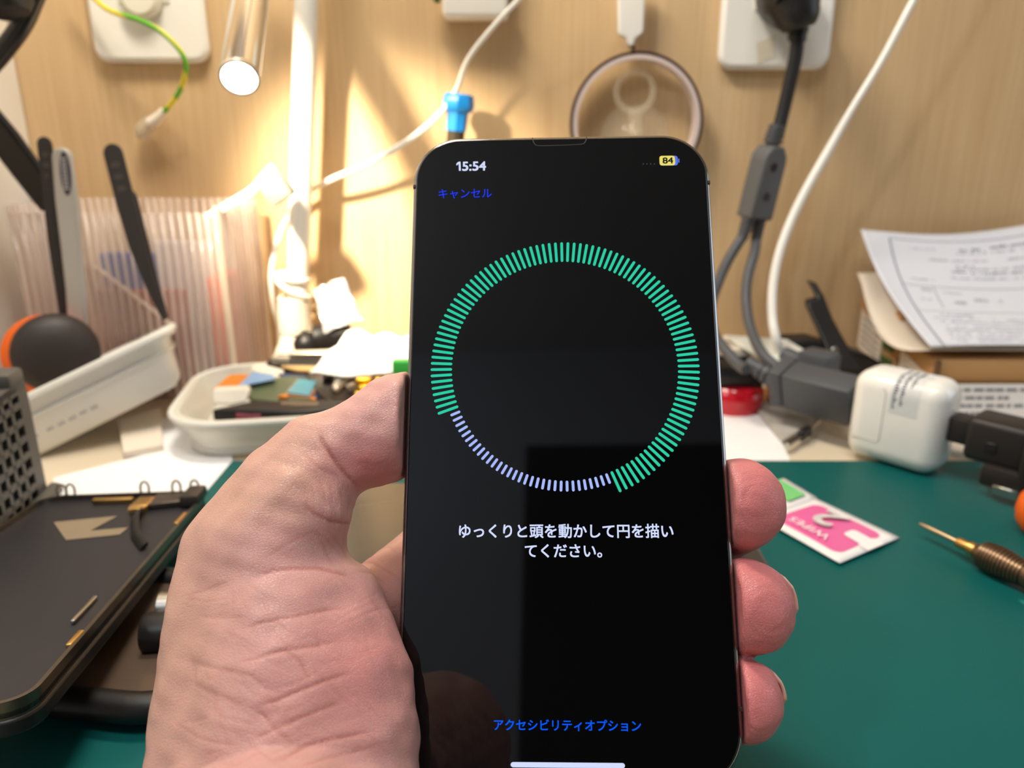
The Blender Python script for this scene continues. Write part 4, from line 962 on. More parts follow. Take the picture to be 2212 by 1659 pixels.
tag(g.build('foil_pouch', mat('foil_film', rgb(236, 236, 238), .16, .55, var=.05)), 'crinkled silvery pouch standing upright beside the lamp pole', 'pouch')
g = G(); c_ = aty(868, 791, .402); g.rbox(frame(c_ + X * .006, X, z=Z), (.022, .006, .0078), .001); tag(g.build('green_block', mat('bright_green', rgb(62, 178, 72), .4)), 'bright green block touching the phone edge, in front of the tissue', 'block')
c_ = aty(716, 727, .478); g = G(); g.lathe([(.0075, -.011), (.009, -.010), (.009, -.001), (.0082, 0), (.0082, .003), (.009, .004), (.009, .012), (.0075, .013)], c_, Vector((1, .2, .12)), 22); tag(g.build('ribbed_spool', M_black), 'black ribbed spool lying below the silvery pouch', 'knob')
c_ = aty(664, 746, .474); g = G(); g.lathe([(.0001, .009), (.005, .0078), (.008, .004), (.0085, 0), (.008, -.005), (.0001, -.006)], c_, Vector((-.2, -.6, 1)), 22); tag(g.build('rubber_stopper', M_black), 'small black stopper at the foot of the lamp pole', 'cap')

# ---- papers on the desk in front of the containers
g = G(); g.prism([dsk(x, y, .0007) for x, y in ((115, 1032), (320, 980), (345, 900), (480, 925), (505, 1000), (452, 1064), (300, 1085), (120, 1100))], Z * -.0005)
tag(g.build('white_sheet', M_paper), 'white paper sheet on the desk between the tray and the open phone shell', 'paper')
g = G(); g.prism([dsk(x, y, .0045) for x, y in ((255, 905), (345, 880), (352, 960), (266, 976))], Z * -.004); tag(g.build('small_card', M_cream, bevel=.0004), 'small cream card lying just below the tipped tray', 'card')
g = G(); 
for k in range(3): g.prism([dsk(x, y, .0009) for x, y in ((362 + 8 * k, 905), (366 + 8 * k, 905), (366 + 8 * k, 985), (362 + 8 * k, 985))], Z * -.0001)


# ---- dark grey grid block
gb, ge = dsk(104, 1078, .002), dsk(-70, 1268, .002); gu = ge - gb; gl = gu.length; gu = gu.normalized(); gn = Vector((-gu.y, gu.x, 0)); GH = .056
if gn.x < 0: gn = -gn
t = thing('grid_block', 'dark grey plastic block with a grid of square holes at the left edge', 'grid', (gb + ge) / 2)
g = G(); pt_ = .0075; nc, nr_ = int(gl / pt_), 7; bw = .0027
def gbar(u0, u1, z0, z1, y0=0.0, y1=.010):
    c = gb + gu * ((u0 + u1) / 2) + Z * ((z0 + z1) / 2) - gn * ((y0 + y1) / 2); g.box(c, gu * ((u1 - u0) / 2), gn * ((y1 - y0) / 2), Z * ((z1 - z0) / 2))
gbar(-.001, .0075, 0, GH)
zs = [.003 + k * pt_ for k in range(nr_ + 1)]
for k in range(nr_ + 1): gbar(.0075, gl, zs[k] - bw / 2, zs[k] + bw / 2)
gbar(.0075, gl, GH - .0035, GH + .001); gbar(.0075, gl, 0, .003)
for k in range(1, nc + 1): gbar(.0075 + k * pt_ - bw / 2, .0075 + k * pt_ + bw / 2, 0, GH)
M_grid = mat('grey_grid_plastic', rgb(84, 82, 78), .5, var=.05); g.build('grid', M_grid, t, smooth=0)
g = G(); gbar(-.001, gl, 0, GH, .0235, .0255); gbar(-.001, .001, 0, GH, .010, .0235); gbar(gl - .002, gl, 0, GH, .010, .0235); gbar(-.001, gl, 0, .002, .010, .0235); g.build('back_wall', M_dark, t)
g = G(); g.tube([gb + gu * -.004 + Z * .003 + gn * .002, gb + gu * gl + Z * .003 + gn * .002], .0034, 12, 1); g.build('foot_bead', M_grid, t)
g = G(); c = gb + gu * .006 + Z * (GH + .003) - gn * .005; g.rbox(frame(c, gu, z=Z), (.014, .011, .008), .002, 2); g.build('corner_lug', M_grid, t)
g = G(); rk = random.Random(2)
for k in range(nc):
    for j in range(nr_):
        if rk.random() < .3:
            c = gb + gu * (.0075 + (k + .5) * pt_) + Z * (zs[j] + pt_ * .4) - gn * .012; g.lathe([(.0001, .0016), (.0012, .0010), (.0016, 0), (.0012, -.001), (.0001, -.0016)], c, gn, 10)
g.build('screw_heads', M_steel, t)

# ---- opened phone shell lying face down, rising towards the viewer on a smoked dish
h0, h1 = .0125, .034
pa, pb, pc2, pd_ = aty(152, 1072, .296), dsk(452, 1066, h0), dsk(-8, 1606, h1), None
ux = (pb - Vector((dsk(140, 1078, h0)))); ux.z = 0; SWd = .067
dirv = (pc2 - pb); SL = .156; dv = dirv.normalized()
ux = Vector((-1, 0, 0)); ux = (ux - dv * ux.dot(dv)).normalized(); wn = dv.cross(ux)
if wn.z < 0: wn = -wn
SMt = Matrix((-ux, -dv, wn)).transposed().to_4x4(); SMt.translation = pb + ux * (SWd / 2) + dv * (SL / 2)   # x right, y away, z up out of the shell
t = thing('phone_shell', 'opened black phone shell with loose ribbon cable and brackets, lying beside the hand', 'phone part', SMt.translation - Z * .01)
def sp(x, y, z=0.0): return SMt @ Vector((x, y, z))
def sprism(g, poly, z0, z1): g.prism([sp(x, y, z0) for x, y in poly], SMt.to_3x3() @ Vector((0, 0, z1 - z0)))
M_shell = mat('shell_black', rgb(34, 34, 40), .45, var=.08, scale=90); M_rim = mat('worn_rim', rgb(110, 100, 88), .3, .85, var=.2, scale=150)
g = G(); sprism(g, rrect(SWd, SL, .008, 8), -.0030, -.0006); g.build('back_plate', M_shell, t, bevel=.0005)
o_, i_ = rrect(SWd, SL, .008, 8), rrect(SWd - .0024, SL - .0024, .0068, 8); g = G(); n = len(o_)
v = [sp(x, y, -.003) for x, y in o_] + [sp(x, y, .0016) for x, y in o_] + [sp(x, y, .0016) for x, y in i_] + [sp(x, y, -.001) for x, y in i_]
g.add(v, [(a * n + k, a * n + (k + 1) % n, (a + 1) * n + (k + 1) % n, (a + 1) * n + k) for a in range(3) for k in range(n)]); g.build('rim', M_rim, t)
g = G(); sprism(g, rrect(SWd + .0012, SL + .0012, .0085, 8), -.0075, -.0030); g.build('outer_frame', M_black, t, bevel=.0008)
hx, hy = SWd / 2, SL / 2
g = G(); sprism(g, [(-hx + .016, hy - .028), (-hx + .038, hy - .0235), (-hx + .034, hy - .039), (-hx + .047, hy - .037), (-hx + .0465, hy - .044), (-hx + .029, hy - .0475)][::-1], -.0006, -.0003)
g.build('bare_patch', mat('bare_adhesive', rgb(150, 134, 112), .4, .3, var=.12), t)
g = G(); g.tube([sp(hx - .021, hy - .023, .001), sp(hx - .0195, hy - .031, .0016), sp(hx - .0165, hy - .040, .001), sp(hx - .013, hy - .049, .0006), sp(hx - .0065, hy - .060, .0004)], .0024, 8, 5, flat=.3); g.build('ribbon_cable', M_black, t)
g = G(); g.rbox(SMt @ Matrix.Translation((hx - .0225, hy - .0135, .0008)), (.007, .012, .003), .0006); g.rbox(SMt @ Matrix.Translation((hx - .022, hy - .022, .0016)), (.0062, .003, .002), .0004); g.build('ribbon_connector', M_brass, t)
g = G(); sprism(g, [(hx - .020, hy - .004), (hx - .004, hy - .003), (hx - .002, hy - .012), (hx - .008, hy - .015), (hx - .019, hy - .018)][::-1], -.0002, .0022); g.build('top_bracket', mat('bracket_dark', rgb(78, 68, 60), .35, .5), t, bevel=.0004)
g = G(); g.rbox(SMt @ Matrix.Translation((hx - .0035, hy - .010, .0025)), (.0075, .015, .005), .0012, 2); g.build('corner_block', mat('corner_dark', rgb(56, 50, 46), .4, .3), t)
g = G(); g.rbox(SMt @ Matrix.Translation((-hx + .030, hy - .0065, .0006)), (.016, .0028, .002), .0004); g.build('gold_strip', M_brass, t)
for x in (-hx + .007, -hx + .0105, hx - .0265, hx - .0135, hx - .006):
    g = G(); g.tube([sp(x - .0016, hy + .0004, .001), sp(x - .0016, hy + .0004, .0044), sp(x, hy + .0004, .0062), sp(x + .0016, hy + .0004, .0044), sp(x + .0016, hy + .0004, .001)], .0005, 8, 4); g.build('wire_loop', M_steel, t)
for y, w_ in ((hy - .034, .012), (-hy + .030, .008)):
    g = G(); g.rbox(SMt @ Matrix.Translation((hx - .0016, y, .0012)), (.0016, w_, .0016), .0004); g.build('spring_contact', M_brass, t)
g = G(); g.rbox(SMt @ Matrix.Translation((hx - .0075, -hy + .050, .0002)), (.0012, .016, .0012), .0003); g.build('metal_strip', M_steel, t)
# smoked dish and steel roller under the shell
ds = [dsk(x, y, .003) for x, y in ((120, 1560), (360, 1560), (420, 1440), (440, 1320))]
dcx = dsk(330, 1450, .0); 
t = thing('smoked_dish', 'smoked brown plastic dish with a black rim propping up the phone shell', 'dish', (dcx.x, dcx.y, MAT))
DM = Matrix.Translation((dcx.x - .004, dcx.y + .008, MAT)) @ Matrix.Rotation(math.radians(-8), 4, 'Z')
g = G(); rg = [DM @ Vector((x, y, .0055)) for x, y in rrect(.070, .062, .022, 10)]; g.tube(rg + [rg[0]], .0046, 10, 1); g.build('rim', M_black, t)
g = G(); g.prism([DM @ Vector((x, y, .004)) for x, y in rrect(.069, .061, .021, 10)], Z * .003); g.build('panel', mat('smoked_plastic', rgb(86, 72, 62), .18, var=.05), t)
rl = dsk(372, 1312, .014); g = G(); g.lathe([(.0042, -.004), (.0052, -.0035), (.0052, .016), (.0046, .0162), (.0046, .018)], rl, Vector((1, .1, 0)), 24)
t = thing('steel_roller', 'small steel cylinder with a black end lying between the shell and the hand', 'roller', rl - Z * .0128)
g.build('cylinder', M_steel, t); g = G(); g.lathe([(.0058, -.004), (.0064, -.003), (.0064, .014), (.0058, .015)], rl - Y * .011 - Z * .0015, Vector((1, .1, 0)), 24); g.build('black_ring', M_black, t)
# dark slab lying on the mat behind the phone
g = G(); q = [dsk(x, y, MAT + .0078) for x, y in ((640, 1040), (1560, 1040), (1658, 1208), (1672, 1232), (1660, 1260), (600, 1285))]
g.prism(q, Z * -.0075); tag(g.build('dark_tablet', mat('dark_glossy_cover', rgb(58, 54, 50), .22, var=.05), bevel=.0018), 'dark grey slab lying flat on the mat behind the held phone', 'tablet')

# ------------------------------------------------------------------ right side of the desk
# white charger block standing on the mat, a socket plugged in one end and an adapter in the other
c0, c1 = dsk(1829, 985, MAT), dsk(1996, 1036, MAT)                   # foot of the face towards the viewer
ce = (c1 - c0).normalized(); cn = Vector((ce.y, -ce.x, 0))           # along the face; outwards towards the viewer
if cn.y > 0: cn = -cn
CW, CH, CT = (c1 - c0).length + .007, .0465, .027
cc = (c0 + c1) / 2 - cn * (CT / 2) + Z * (CH / 2)
CM = frame(cc, ce, z=Z)                                              # x along the face, z up, y away from or towards the viewer
ys = 1 if (CM.to_3x3() @ Y).dot(cn) > 0 else -1
t = thing('charger', 'white rounded cube charger standing on the green mat', 'charger', cc - Z * (CH / 2))
g = G(); g.rbox(CM, (CW, CT, CH), .0085, 5); cb_ = g.build('body', mat('glossy_white', rgb(236, 234, 228), .2, var=.01, coat=.2), t, smooth=60)
g = G(); q = [(-.5, .36), (-.135, .36), (-.10, .32), (-.10, -.21), (-.12, -.245), (-.42, -.245)]
g.tube([CM @ Vector((x * CW, ys * (CT / 2 + .00002), z_ * CH)) for x, z_ in q[1:]], .00022, 6, 1); g.build('plug_seam', mat('seam_grey', rgb(176, 174, 168), .5), cb_)
FM = CM @ Matrix.Translation((0, ys * (CT / 2 + .0001), 0)) @ (Matrix.Rotation(math.pi / 2, 4, 'X') if ys < 0 else Matrix.Rotation(math.pi, 4, 'Z') @ Matrix.Rotation(math.pi / 2, 4, 'X'))
# sticker wraps over the top edge
g = G(); rows = []
for k in range(13):
    a = k / 12
    if a < .35: p = (CT / 2 + .00012, .12 * CH + (CH / 2 - .0085 - .12 * CH) * (a / .35))
    elif a < .75:
        th = (a - .35) / .4 * math.pi / 2; p = (CT / 2 - .0085 + (.0085 + .00012) * math.cos(th), CH / 2 - .0085 + (.0085 + .00012) * math.sin(th))
    else: p = (CT / 2 - .0085 - (a - .75) / .25 * .009, CH / 2 + .00012)
    rows.append([CM @ Vector((x, ys * p[0], p[1])) for x in (-.0025, .0045, .0110)])
g.sheet(rows); st = g.build('sticker', mat('sticker_film', rgb(214, 216, 216), .35, var=.02), cb_)
g = G()
for j, (xx, n0, n1) in enumerate(((-.0012, 1, 12), (.0022, 2, 12), (.0056, 6, 12))):
    for k in range(n0, n1):
        r0, r1 = rows[k], rows[min(k + 1, 12)]
        for s_ in range(2):
            u0, u1 = .1 + .5 * s_, .4 + .5 * s_
            f_ = lambda r, x: r[0].lerp(r[2], (x + .0025) / .0135)
            wv_ = .0005 + .0009 * random.random()
            n_ = (CM.to_3x3() @ Vector((0, ys, 1))).normalized() * .00012
            g.add([f_(r0, xx).lerp(f_(r1, xx), u0) + n_, f_(r0, xx + wv_ * 1.6).lerp(f_(r1, xx + wv_ * 1.6), u0) + n_, f_(r0, xx + wv_ * 1.6).lerp(f_(r1, xx + wv_ * 1.6), u1) + n_, f_(r0, xx).lerp(f_(r1, xx), u1) + n_], [(0, 1, 2, 3)])
g.build('sticker_print', M_darkink, st, smooth=0)
# socket of the splitter cord on the far end
splitter = bpy.data.objects['splitter_cord']
e_l = cc - ce * (CW / 2); sM = frame(e_l - ce * .0205 + Z * .002, ce, z=Z + cn * .35)
g = G(); g.rbox(sM, (.040, .018, .0235), .003, 2); g.build('charger_socket', M_gray, splitter)
g = G(); s0 = e_l - ce * .040 + Z * .0035
g.rbox(frame(s0 - ce * .003, ce, z=Z + cn * .35), (.008, .020, .0225), .0015, 2); g.build('socket_neck', M_gray, splitter)
g = G()
for k in range(4): g.tube([s0 - ce * (.008 + .0042 * k) + Z * (.0012 * k), s0 - ce * (.0108 + .0042 * k) + Z * (.0012 * k + .0008)], .0064 - .0006 * k, 16, 1)
g.tube([s0 - ce * .006, s0 - ce * .026 + Z * .0055], .0042, 12, 1); g.build('strain_relief', M_gray, splitter)
SOCK_END = s0 - ce * .024 + Z * .005
s1 = e_l - ce * .036 + Z * .008 - cn * .024
g = G(); g.rbox(frame(s1, ce, z=Z), (.020, .017, .020), .003, 2)
g.tube([s1 - ce * .010, s1 - ce * .022 + Z * .004], [.006, .0042], 14, 1); g.build('spare_socket', M_gray, splitter)
# black adapter in the near end
e_r = cc + ce * (CW / 2); AD = mat('black_adapter', rgb(36, 31, 29), .45, var=.1, bump=.05, scale=200)
t = thing('plug_adapter', 'black stepped plug adapter stuck into the right end of the white charger', 'adapter', e_r + ce * .03 - Z * .018)
aM = frame(e_r + Z * .001, ce, z=Z)
g = G(); g.rbox(aM @ Matrix.Translation((.005, 0, .001)), (.010, .012, .0125), .0012, 2); g.build('nose', AD, t)
g = G(); g.rbox(aM @ Matrix.Translation((.022, 0, .0005)), (.026, .021, .0205), .003, 3); g.build('body', AD, t)
g = G(); g.rbox(aM @ Matrix.Translation((.048, -.002, -.001)), (.030, .025, .0245), .003, 3); g.build('housing', AD, t)
g = G(); g.rbox(aM @ Matrix.Translation((.029, ys * .008, -.0135)), (.020, .012, .010), .0015, 2); g.build('foot_block', AD, t)
g = G(); g.rbox(aM @ Matrix.Translation((.0305, ys * .0110, -.0185)), (.0105, .0085, .0045), .0003, 1); g.build('metal_shell', M_steel, t)
g = G(); g.rbox(aM @ Matrix.Translation((.0205, ys * .0107, -.001)), (.005, .0008, .0045), .0003, 1); g.build('button', M_black, t)
# torn white foam strip under the adapter
g = G(); a_ = [dsk(*p, MAT + .001) for p in ((2040, 985), (2075, 955), (2125, 992), (2122, 1000), (2080, 990))]
g.prism(a_, Z * .004); tag(g.build('paper_scrap', M_cream, bevel=.0008), 'torn cream paper scrap on the mat under the black adapter', 'paper')

# cardboard boxes and the printed form on them
def carton(name, label, x0, x1, y0, y1, h, flap=True):
    t = thing(name, label, 'box', ((x0 + x1) / 2, (y0 + y1) / 2, 0))
    g = G(); g.rbox(Matrix.Translation(((x0 + x1) / 2, (y0 + y1) / 2, (h - .004) / 2)), (x1 - x0, y1 - y0, h - .004), .0012, 2); g.build('body', M_card, t)
    g = G(); g.rbox(Matrix.Translation(((x0 + x1) / 2, (y0 + y1) / 2, h - .006)), (x1 - x0 + .003, y1 - y0 + .003, .012), .0014, 2); g.build('lid', M_card, t)
    return t
BX = dsk(2058, 790, .039).x
BY = 0.418
A_ = carton('cardboard_box', 'brown cardboard box with white labels, closest to the white charger', BX, BX + .17, BY, BY + .043, .0385)
g = G(); g.box((BX - .0017, BY - .0017, .0315), (.0012, 0, 0), (0, .0012, 0), (0, 0, .0075)); g.build('worn_corner', M_carddark, A_)
g = G(); g.box((BX + .085, BY - .0014, .0125), (.082, 0, 0), (0, .0002, 0), (0, 0, .0120)); lb = g.build('front_label', M_paper, A_)
g = G()
for j, ww in enumerate((.072, .030, .052, .028)):
    x = BX + .010
    while x < BX + .010 + ww:
        w_ = random.uniform(.002, .006); g.box((x + w_ / 2, BY - .0017, .0212 - j * .0048), (w_ / 2, 0, 0), (0, .0001, 0), (0, 0, .0009)); x += w_ + random.uniform(.0006, .002)
g.build('label_print', M_ink, lb, smooth=0)
g = G()
for j in range(2):
    for k in range(4): g.box((BX + .060 + k * .004, BY - .0017, .0165 - j * .0085), (.0013, 0, 0), (0, .0001, 0), (0, 0, .0016))
g.build('label_code', M_darkink, lb, smooth=0)
g = G(); g.prism([(BX - .0006, y_, z_) for y_, z_ in ((BY + .010, .004), (BY + .040, .004), (BY + .040, .0335), (BY + .010, .0275))], X * -.0012); l2 = g.build('side_label', M_cream, A_)
g = G()
for j in range(5): g.box((BX - .0019, BY + .026, .008 + j * .004), (.0001, 0, 0), (0, .011 - .001 * j, 0), (0, 0, .0006))
g.build('side_print', M_ink, l2, smooth=0)
B_ = carton('cardboard_box', 'brown cardboard box with green stripes standing behind against the wall', BX, BX + .17, BY + .0485, WALL_Y - .004, .054)
for j, zz in enumerate((.012, .021, .030, .0385)):
    g = G(); g.box((BX - .0005, BY + .060, zz), (.0006, 0, 0), (0, .0085, 0), (0, 0, .0018 if j != 3 else .0038)); g.build('green_stripe', M_green, B_)
g = G(); g.prism([(BX - .0006, y_, z_) for y_, z_ in ((BY + .066, .012), (BY + .100, .020), (BY + .100, .046), (BY + .066, .032))], X * -.0012); l3 = g.build('side_label', M_cream, B_)
g = G()
for j in range(5): g.box((BX - .0019, BY + .083, .022 + j * .0042), (.0001, 0, 0), (0, .012, .002), (0, 0, .0006))
g.build('side_print', M_ink, l3, smooth=0)

def sheet_pts(corners, nu, nv, wav):
    (a, b), (c, d) = corners; rows = []
    for i in range(nv + 1):
        v = i / nv; row = []
        for k in range(nu + 1):
            u = k / nu; p = a.lerp(b, u).lerp(c.lerp(d, u), v); row.append(p + Vector(wav(u, v)))
        rows.append(row)
    return rows
fl, fr2 = aty(2010, 751, .4145), aty(2400, 742, .4145)
bl, br = aty(1858, 500, .512), aty(2330, 480, .512)
wavef = lambda u, v: (-.006 * math.sin(math.pi * v) * (1 - u) ** 2, 0, .0035 * math.sin(4.5 * u + 2.2 * v + .6) * (0.2 + v) - .006 * math.sin(math.pi * v) + .005 * math.exp(-u * 9) * math.sin(math.pi * v))
R1 = sheet_pts(((fl, fr2), (bl, br)), 44, 30, wavef)
t = thing('form_sheet', 'white printed form sheet with a ruled border draped over the cardboard boxes', 'paper', fl)
g = G(); g.sheet(R1); g.build('sheet', mat('form_paper', rgb(212, 214, 222), .75, var=.015), t, solid=.00022)
def fpt(u, v):
    p = fl.lerp(fr2, u).lerp(bl.lerp(br, u), v); return p + Vector(wavef(u, v)) + Vector((0, -.3, 1)).normalized() * .0004
def fstroke(g, uv, w):
    n = len(uv); 
    for i in range(n - 1):
        (u0, v0), (u1, v1) = uv[i], uv[i + 1]; k = max(1, int(math.hypot(u1 - u0, v1 - v0) * 40))
        for j in range(k):
            a, b = fpt(u0 + (u1 - u0) * j / k, v0 + (v1 - v0) * j / k), fpt(u0 + (u1 - u0) * (j + 1) / k, v0 + (v1 - v0) * (j + 1) / k)
            d_ = (b - a).normalized(); s_ = d_.cross(Vector((0, -.3, 1))).normalized() * w
            g.add([a - s_, b - s_, b + s_, a + s_], [(0, 1, 2, 3)])
g = G(); fstroke(g, [(.075, 0), (.105, .60), (.125, .94)], .0005); fstroke(g, [(.125, .94), (.6, .93), (1, .93)], .00025)
fstroke(g, [(.10, .53), (1, .55)], .00018); fstroke(g, [(.235, .34), (.245, .53)], .0002); fstroke(g, [(.09, .30), (1, .33)], .00012)
g.build('ruled_border', M_ink, t, smooth=0)
g = G(); rr = random.Random(5)
def words(u0, u1, v, hgt, dens, m_=None):
    u = u0
    while u < u1:
        w_ = rr.uniform(.004, .013)
        if rr.random() < dens:
            k = rr.uniform(.5, 1.0); g.add([fpt(u, v), fpt(u + w_, v), fpt(u + w_, v + hgt * k), fpt(u, v + hgt * k)], [(0, 1, 2, 3)])
        u += w_ + rr.uniform(.002, .006)
for v, u0, u1, h_, d_ in ((.86, .19, .33, .012, .5), (.83, .42, .75, .02, .5), (.77, .24, .9, .016, .55), (.70, .38, .9, .02, .7), (.62, .36, .9, .02, .75), (.585, .16, .26, .012, .8), (.49, .17, .22, .022, .9), (.48, .28, .36, .012, .9), (.42, .40, .55, .03, .5), (.40, .155, .2, .02, .9), (.385, .31, .37, .035, .9),
                         (.27, .20, .36, .016, .8), (.24, .15, .75, .010, .6), (.205, .17, .72, .012, .7), (.165, .18, .7, .012, .8), (.13, .16, .7, .014, .8), (.095, .16, .72, .014, .8), (.06, .15, .75, .014, .8), (.03, .17, .7, .012, .7)):
    words(u0, u1, v, h_, d_)
g.build('form_print', mat('faint_print', rgb(168, 170, 184), .8), t, smooth=0)
g = G(); words(.44, .55, .855, .020, .9); words(.58, .8, .865, .022, .9); words(.37, .43, .675, .016, .9); words(.46, .9, .665, .018, .8); words(.40, .48, .725, .016, .5); g.build('form_heading', M_ink, t, smooth=0)
a, b, c, d = aty(2003, 757, .4175), aty(2260, 757, .4175), aty(1852, 590, .505), aty(2200, 575, .505)
w2 = lambda u, v: (-.0165 * math.sin(math.pi * v) * (1 - u) ** 3 * .2, 0, -.007 * math.sin(math.pi * v) - .010 * (1 - u) ** 6 * math.sin(math.pi * min(1, v * 1.1)))
g = G(); g.sheet(sheet_pts(((a, b), (c, d)), 24, 20, w2)); tag(g.build('cream_sheet', M_cream, solid=.00025), 'cream sheet curling out from under the printed form', 'paper')

# black clamp bar leaning behind, and the clutter at the foot of the wall
t = thing('clamp_bar', 'black bent metal bar leaning by the boxes, with one screw', 'bar', dsk(1850, 800, 0))
pts = [(1747, 606), (1764, 612), (1781, 640), (1800, 690), (1840, 762), (1868, 800), (1800, 800), (1782, 742), (1745, 664), (1745, 650), (1767, 644), (1760, 630)]
g = G(); g.prism([aty(x, y, .498 - (y - 606) * .00022) for x, y in pts], Y * .006); g.build('bar', M_black, t, bevel=.001)
g = G(); g.lathe([(.0022, 0), (.0022, .0010), (.0015, .0013)], aty(1803, 757, .462), -Y + Z * .5, 14); g.build('screw', M_steel, t)
g = G(); g.prism([aty(x, y, .470) for x, y in ((1690, 738), (1760, 735), (1880, 770), (1930, 800), (1930, 840), (1850, 835), (1760, 790), (1700, 765))], Y * .02)
tag(g.build('flat_pouch', M_black, bevel=.002), 'flat black pouch lying in the corner under the bent bar', 'pouch')
g = G(); a = [aty(1562, 722, .475), aty(1700, 732, .470), aty(1852, 822, .405), aty(1840, 868, .385), aty(1742, 822, .405), aty(1600, 742, .455)]
g.prism(a, Z * -.003); tag(g.build('plastic_tray', mat('pale_plastic', rgb(226, 228, 220), .25, var=.03), bevel=.0008), 'pale translucent tray tipped over the clutter behind the grey cord', 'tray')
g = G(); g.prism([aty(x, y, .455) for x, y in ((1556, 752), (1620, 755), (1625, 772), (1556, 772))], Y * .03); tag(g.build('note_pad', M_cream, bevel=.001), 'small cream pad stacked under the pale tray beside the phone', 'notepad')
t0 = dsk(1590, 838, 0)
g = G(); g.rbox(Matrix.Translation((aty(1588, 800, .44).x, .45, .022)), (.034, .03, .014), .003, 2); tag(g.build('black_case', M_black), 'little black case sitting on the red lid beside the phone edge', 'case')
g = G(); rc2 = aty(1590, 828, .44); g.lathe([(.0005, .0075), (.016, .0075), (.0185, .005), (.019, .0), (.018, -.008), (.0005, -.008)], (rc2.x, .446, .0085), Z, 36)
tag(g.build('red_lid', mat('red_gloss', rgb(196, 24, 40), .15, var=.03, coat=.4)), 'glossy red round lid peeking out beside the phone', 'lid')
g = G(); g.prism([dsk(x, y, .0006) for x, y in ((1380, 858), (1560, 842), (1652, 872), (1718, 1019), (1480, 1052), (1380, 1000))], Z * -.0004)
tag(g.build('paper_sheet', M_paper, bevel=0), 'blank white sheet lying half on the mat behind the phone', 'paper')
t = thing('mesh_card', 'grey speckled card with a metal clip lying by the white sheet', 'card', dsk(1700, 910))
q = [dsk(x, y, .0012) for x, y in ((1636, 893), (1655, 868), (1692, 852), (1790, 892), (1745, 925), (1690, 958))]
g = G(); g.prism(q, Z * .002); g.build('card', mat('speckled_grey', rgb(176, 172, 164), .6, var=.35, scale=500), t)
g = G(); g.tube([dsk(1700, 962, .004), dsk(1745, 930, .005), dsk(1768, 908, .006)], .0016, 8, 3); g.build('clip', M_steel, t)
g = G(); g.rbox(frame(dsk(1738, 936, .005), dsk(1760, 920) - dsk(1700, 958), z=Z), (.012, .004, .006), .001); g.build('clip_jaw', M_black, t)
g = G(); g.prism([dsk(x, y, .003) for x, y in ((1652, 846), (1718, 846), (1722, 862), (1656, 866))], Z * .004); tag(g.build('orange_tab', mat('amber', rgb(220, 150, 50), .4), bevel=.001), 'small orange tab under the grey socket', 'tab')

# wipe sachets on the mat
w0, w1, w2_, w3 = (dsk(x, y, MAT + .0012) for x, y in ((1762, 1078), (1942, 1162), (1814, 1217), (1640, 1118)))
e1 = w1 - w0; e2 = w2_ - w1
M_pink = mat('pink_print', rgb(224, 104, 164), .4, var=.03); M_lgreen = mat('light_green_print', rgb(120, 204, 128), .4, var=.03); M_foil = mat('sachet_foil', rgb(240, 238, 240), .4, var=.02)
t = thing('wipe_sachet', 'pink and white wipe sachet marked 2 lying on the mat', 'sachet', (w0 + w1 + w2_ + w3) / 4)
def wp(u, v, h=0.0): return w0.lerp(w1, u).lerp(w3.lerp(w2_, u), v) + Z * (h + .0009 * math.sin(math.pi * min(1, max(0, u))) * math.sin(math.pi * min(1, max(0, v))))
g = G(); g.sheet([[wp(i / 14, j / 10) for i in range(15)] for j in range(11)]); g.build('pouch', M_foil, t, solid=.0006)
def patch(g, poly, h=.00045):                                        # polygon in packet coordinates, triangulated finely enough to follow the pouch
    bm = bmesh.new(); vs_ = [bm.verts.new((x, y, 0)) for x, y in poly]; bm.faces.new(vs_)
    bmesh.ops.triangulate(bm, faces=bm.faces[:]); bmesh.ops.subdivide_edges(bm, edges=bm.edges[:], cuts=3, use_grid_fill=False)
    bmesh.ops.triangulate(bm, faces=bm.faces[:]); bm.verts.index_update()
    g.add([wp(v.co.x, v.co.y, h) for v in bm.verts], [[v.index for v in f.verts] for f in bm.faces]); bm.free()
rnd = [(.5 + x, .5 + y) for x, y in rrect(.80, .76, .10, 5)]
g = G(); patch(g, rnd); pk = g.build('pink_panel', M_pink, t)
g = G(); patch(g, [(.82 + x, .42 + y) for x, y in rrect(.26, .20, .05, 4)], .0007); patch(g, [(.95 + x, .42 + y) for x, y in rrect(.12, .28, .02, 3)], .0007); g.build('white_tab', M_foil, pk)
v, f = text('2'); x0, x1 = min(p.x for p in v), max(p.x for p in v); y0, y1 = min(p.y for p in v), max(p.y for p in v)
g = G()
for du, dv_ in ((0, 0), (.012, 0), (.024, 0), (.012, .02), (.012, -.02)): g.add([wp(.54 + du - (p.x - x0) / (x1 - x0) * .24, .19 + dv_ + (p.y - y0) / (y1 - y0) * .40, .0017) for p in v], f); g.build('number_mark', M_foil, pk, smooth=0)
v, f = text('WIPES'); x0, x1 = min(p.x for p in v), max(p.x for p in v); y0, y1 = min(p.y for p in v), max(p.y for p in v)
g = G(); g.add([wp(.70 - (p.x - x0) / (x1 - x0) * .47, .71 + (p.y - y0) / (y1 - y0) * .11, .0017) for p in v], f); g.build('sachet_lettering', M_foil, pk, smooth=0)
g0, g1, g2, g3 = (dsk(x, y, MAT + .0014) for x, y in ((1693, 1034), (1764, 1076), (1690, 1107), (1600, 1062)))
t = thing('wipe_sachet', 'green and white wipe sachet half hidden behind the fingertip', 'sachet', (g0 + g1 + g2 + g3) / 4)
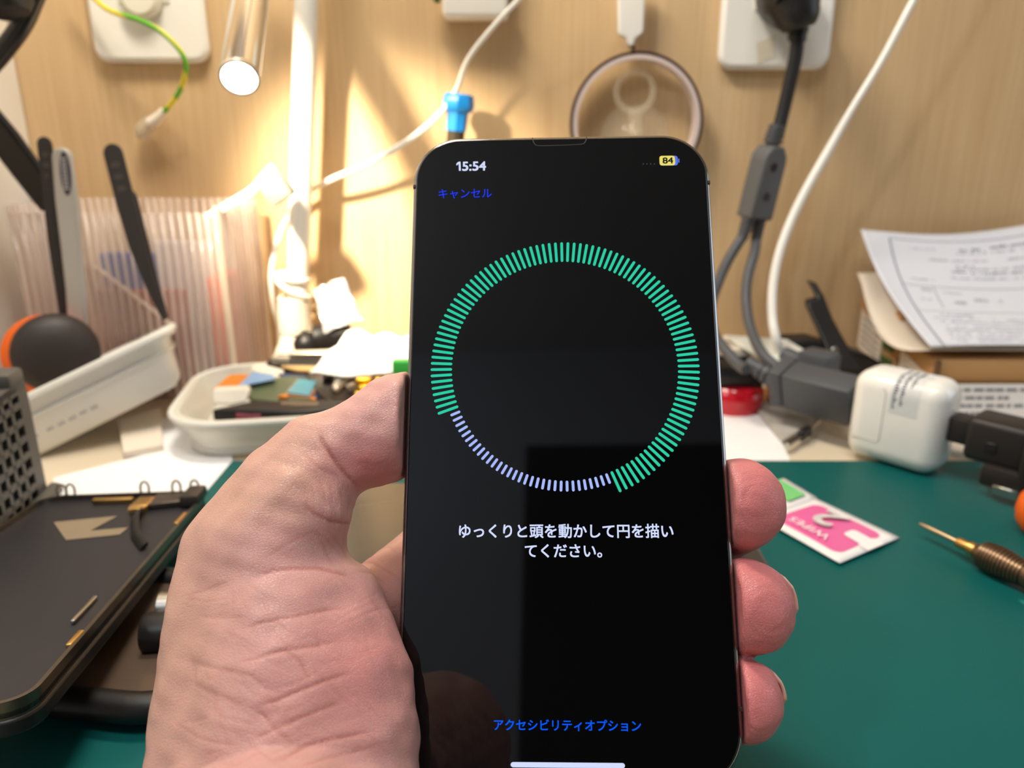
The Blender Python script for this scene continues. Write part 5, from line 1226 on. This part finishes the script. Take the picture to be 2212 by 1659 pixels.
g = G(); g.sheet([[g0.lerp(g1, i / 6).lerp(g3.lerp(g2, i / 6), j / 6) + Z * .0008 * math.sin(math.pi * i / 6) * math.sin(math.pi * j / 6) for i in range(7)] for j in range(7)]); g.build('pouch', M_foil, t, solid=.0006)
g = G(); gp = lambda u, v: g0.lerp(g1, u).lerp(g3.lerp(g2, u), v) + Z * .0016
g.add([gp(*p) for p in ((.08, .16), (.85, .18), (.85, .66), (.08, .66))], [(0, 1, 2, 3)]); g.build('green_panel', M_lgreen, t)

# knurled precision screwdriver
k0, k1 = dsk(1986, 1131, .0075), dsk(2290, 1277, .0075); ax = (k1 - k0).normalized(); kl = (k1 - k0).length
t = thing('precision_screwdriver', 'knurled brass precision screwdriver lying on the mat, tip towards the phone', 'screwdriver', (k0 + k1) / 2 - Z * .0075)
s_ = lambda px: (dsk(1986 + (px - 1986), 1131 + (px - 1986) * .48, .0075) - k0).length
g = G(); g.lathe([(.0004, 0), (.0007, .001), (.0009, .003), (.0011, .006), (.0011, s_(2070))], k0, ax, 10); g.build('blade', mat('blade_steel', rgb(196, 176, 148), .3, 1.0), t)
g = G(); p_ = [(.0018, s_(2068)), (.0021, s_(2073)), (.0021, s_(2092)), (.0027, s_(2094)), (.0027, s_(2110))]
g.lathe([(.0001, s_(2068))] + p_, k0, ax, 18); g.build('collet', M_brass, t)
g = G(); pr_ = [(.0030, s_(2108)), (.0042, s_(2122))]; n = 12; a, b = s_(2124), s_(2215)
for k in range(n):
    u0 = a + (b - a) * k / n; u1 = a + (b - a) * (k + .7) / n; r = .0048 + .0010 * math.sin(math.pi * min(1, (k + 2) / n))
    pr_ += [(r, u0), (r, u1), (r - .0005, u1 + .0001), (r - .0005, a + (b - a) * (k + 1) / n - .0001)]
pr_ += [(.0050, b + .002), (.0050, kl)]
g.lathe(pr_, k0, ax, 24); g.build('knurled_grip', mat('bronze_grip', rgb(112, 92, 74), .35, .9, var=.15), t)
oc = dsk(2262, 1106, .012); g = G(); g.lathe([(.0001, .012), (.004, .0116), (.008, .009), (.0105, .005), (.0112, 0), (.0105, -.005), (.008, -.009), (.004, -.0116), (.0001, -.0120)], oc, Z, 28)
tag(g.build('orange_ball', M_orange), 'orange round knob cut by the right edge above the brass screwdriver', 'knob')
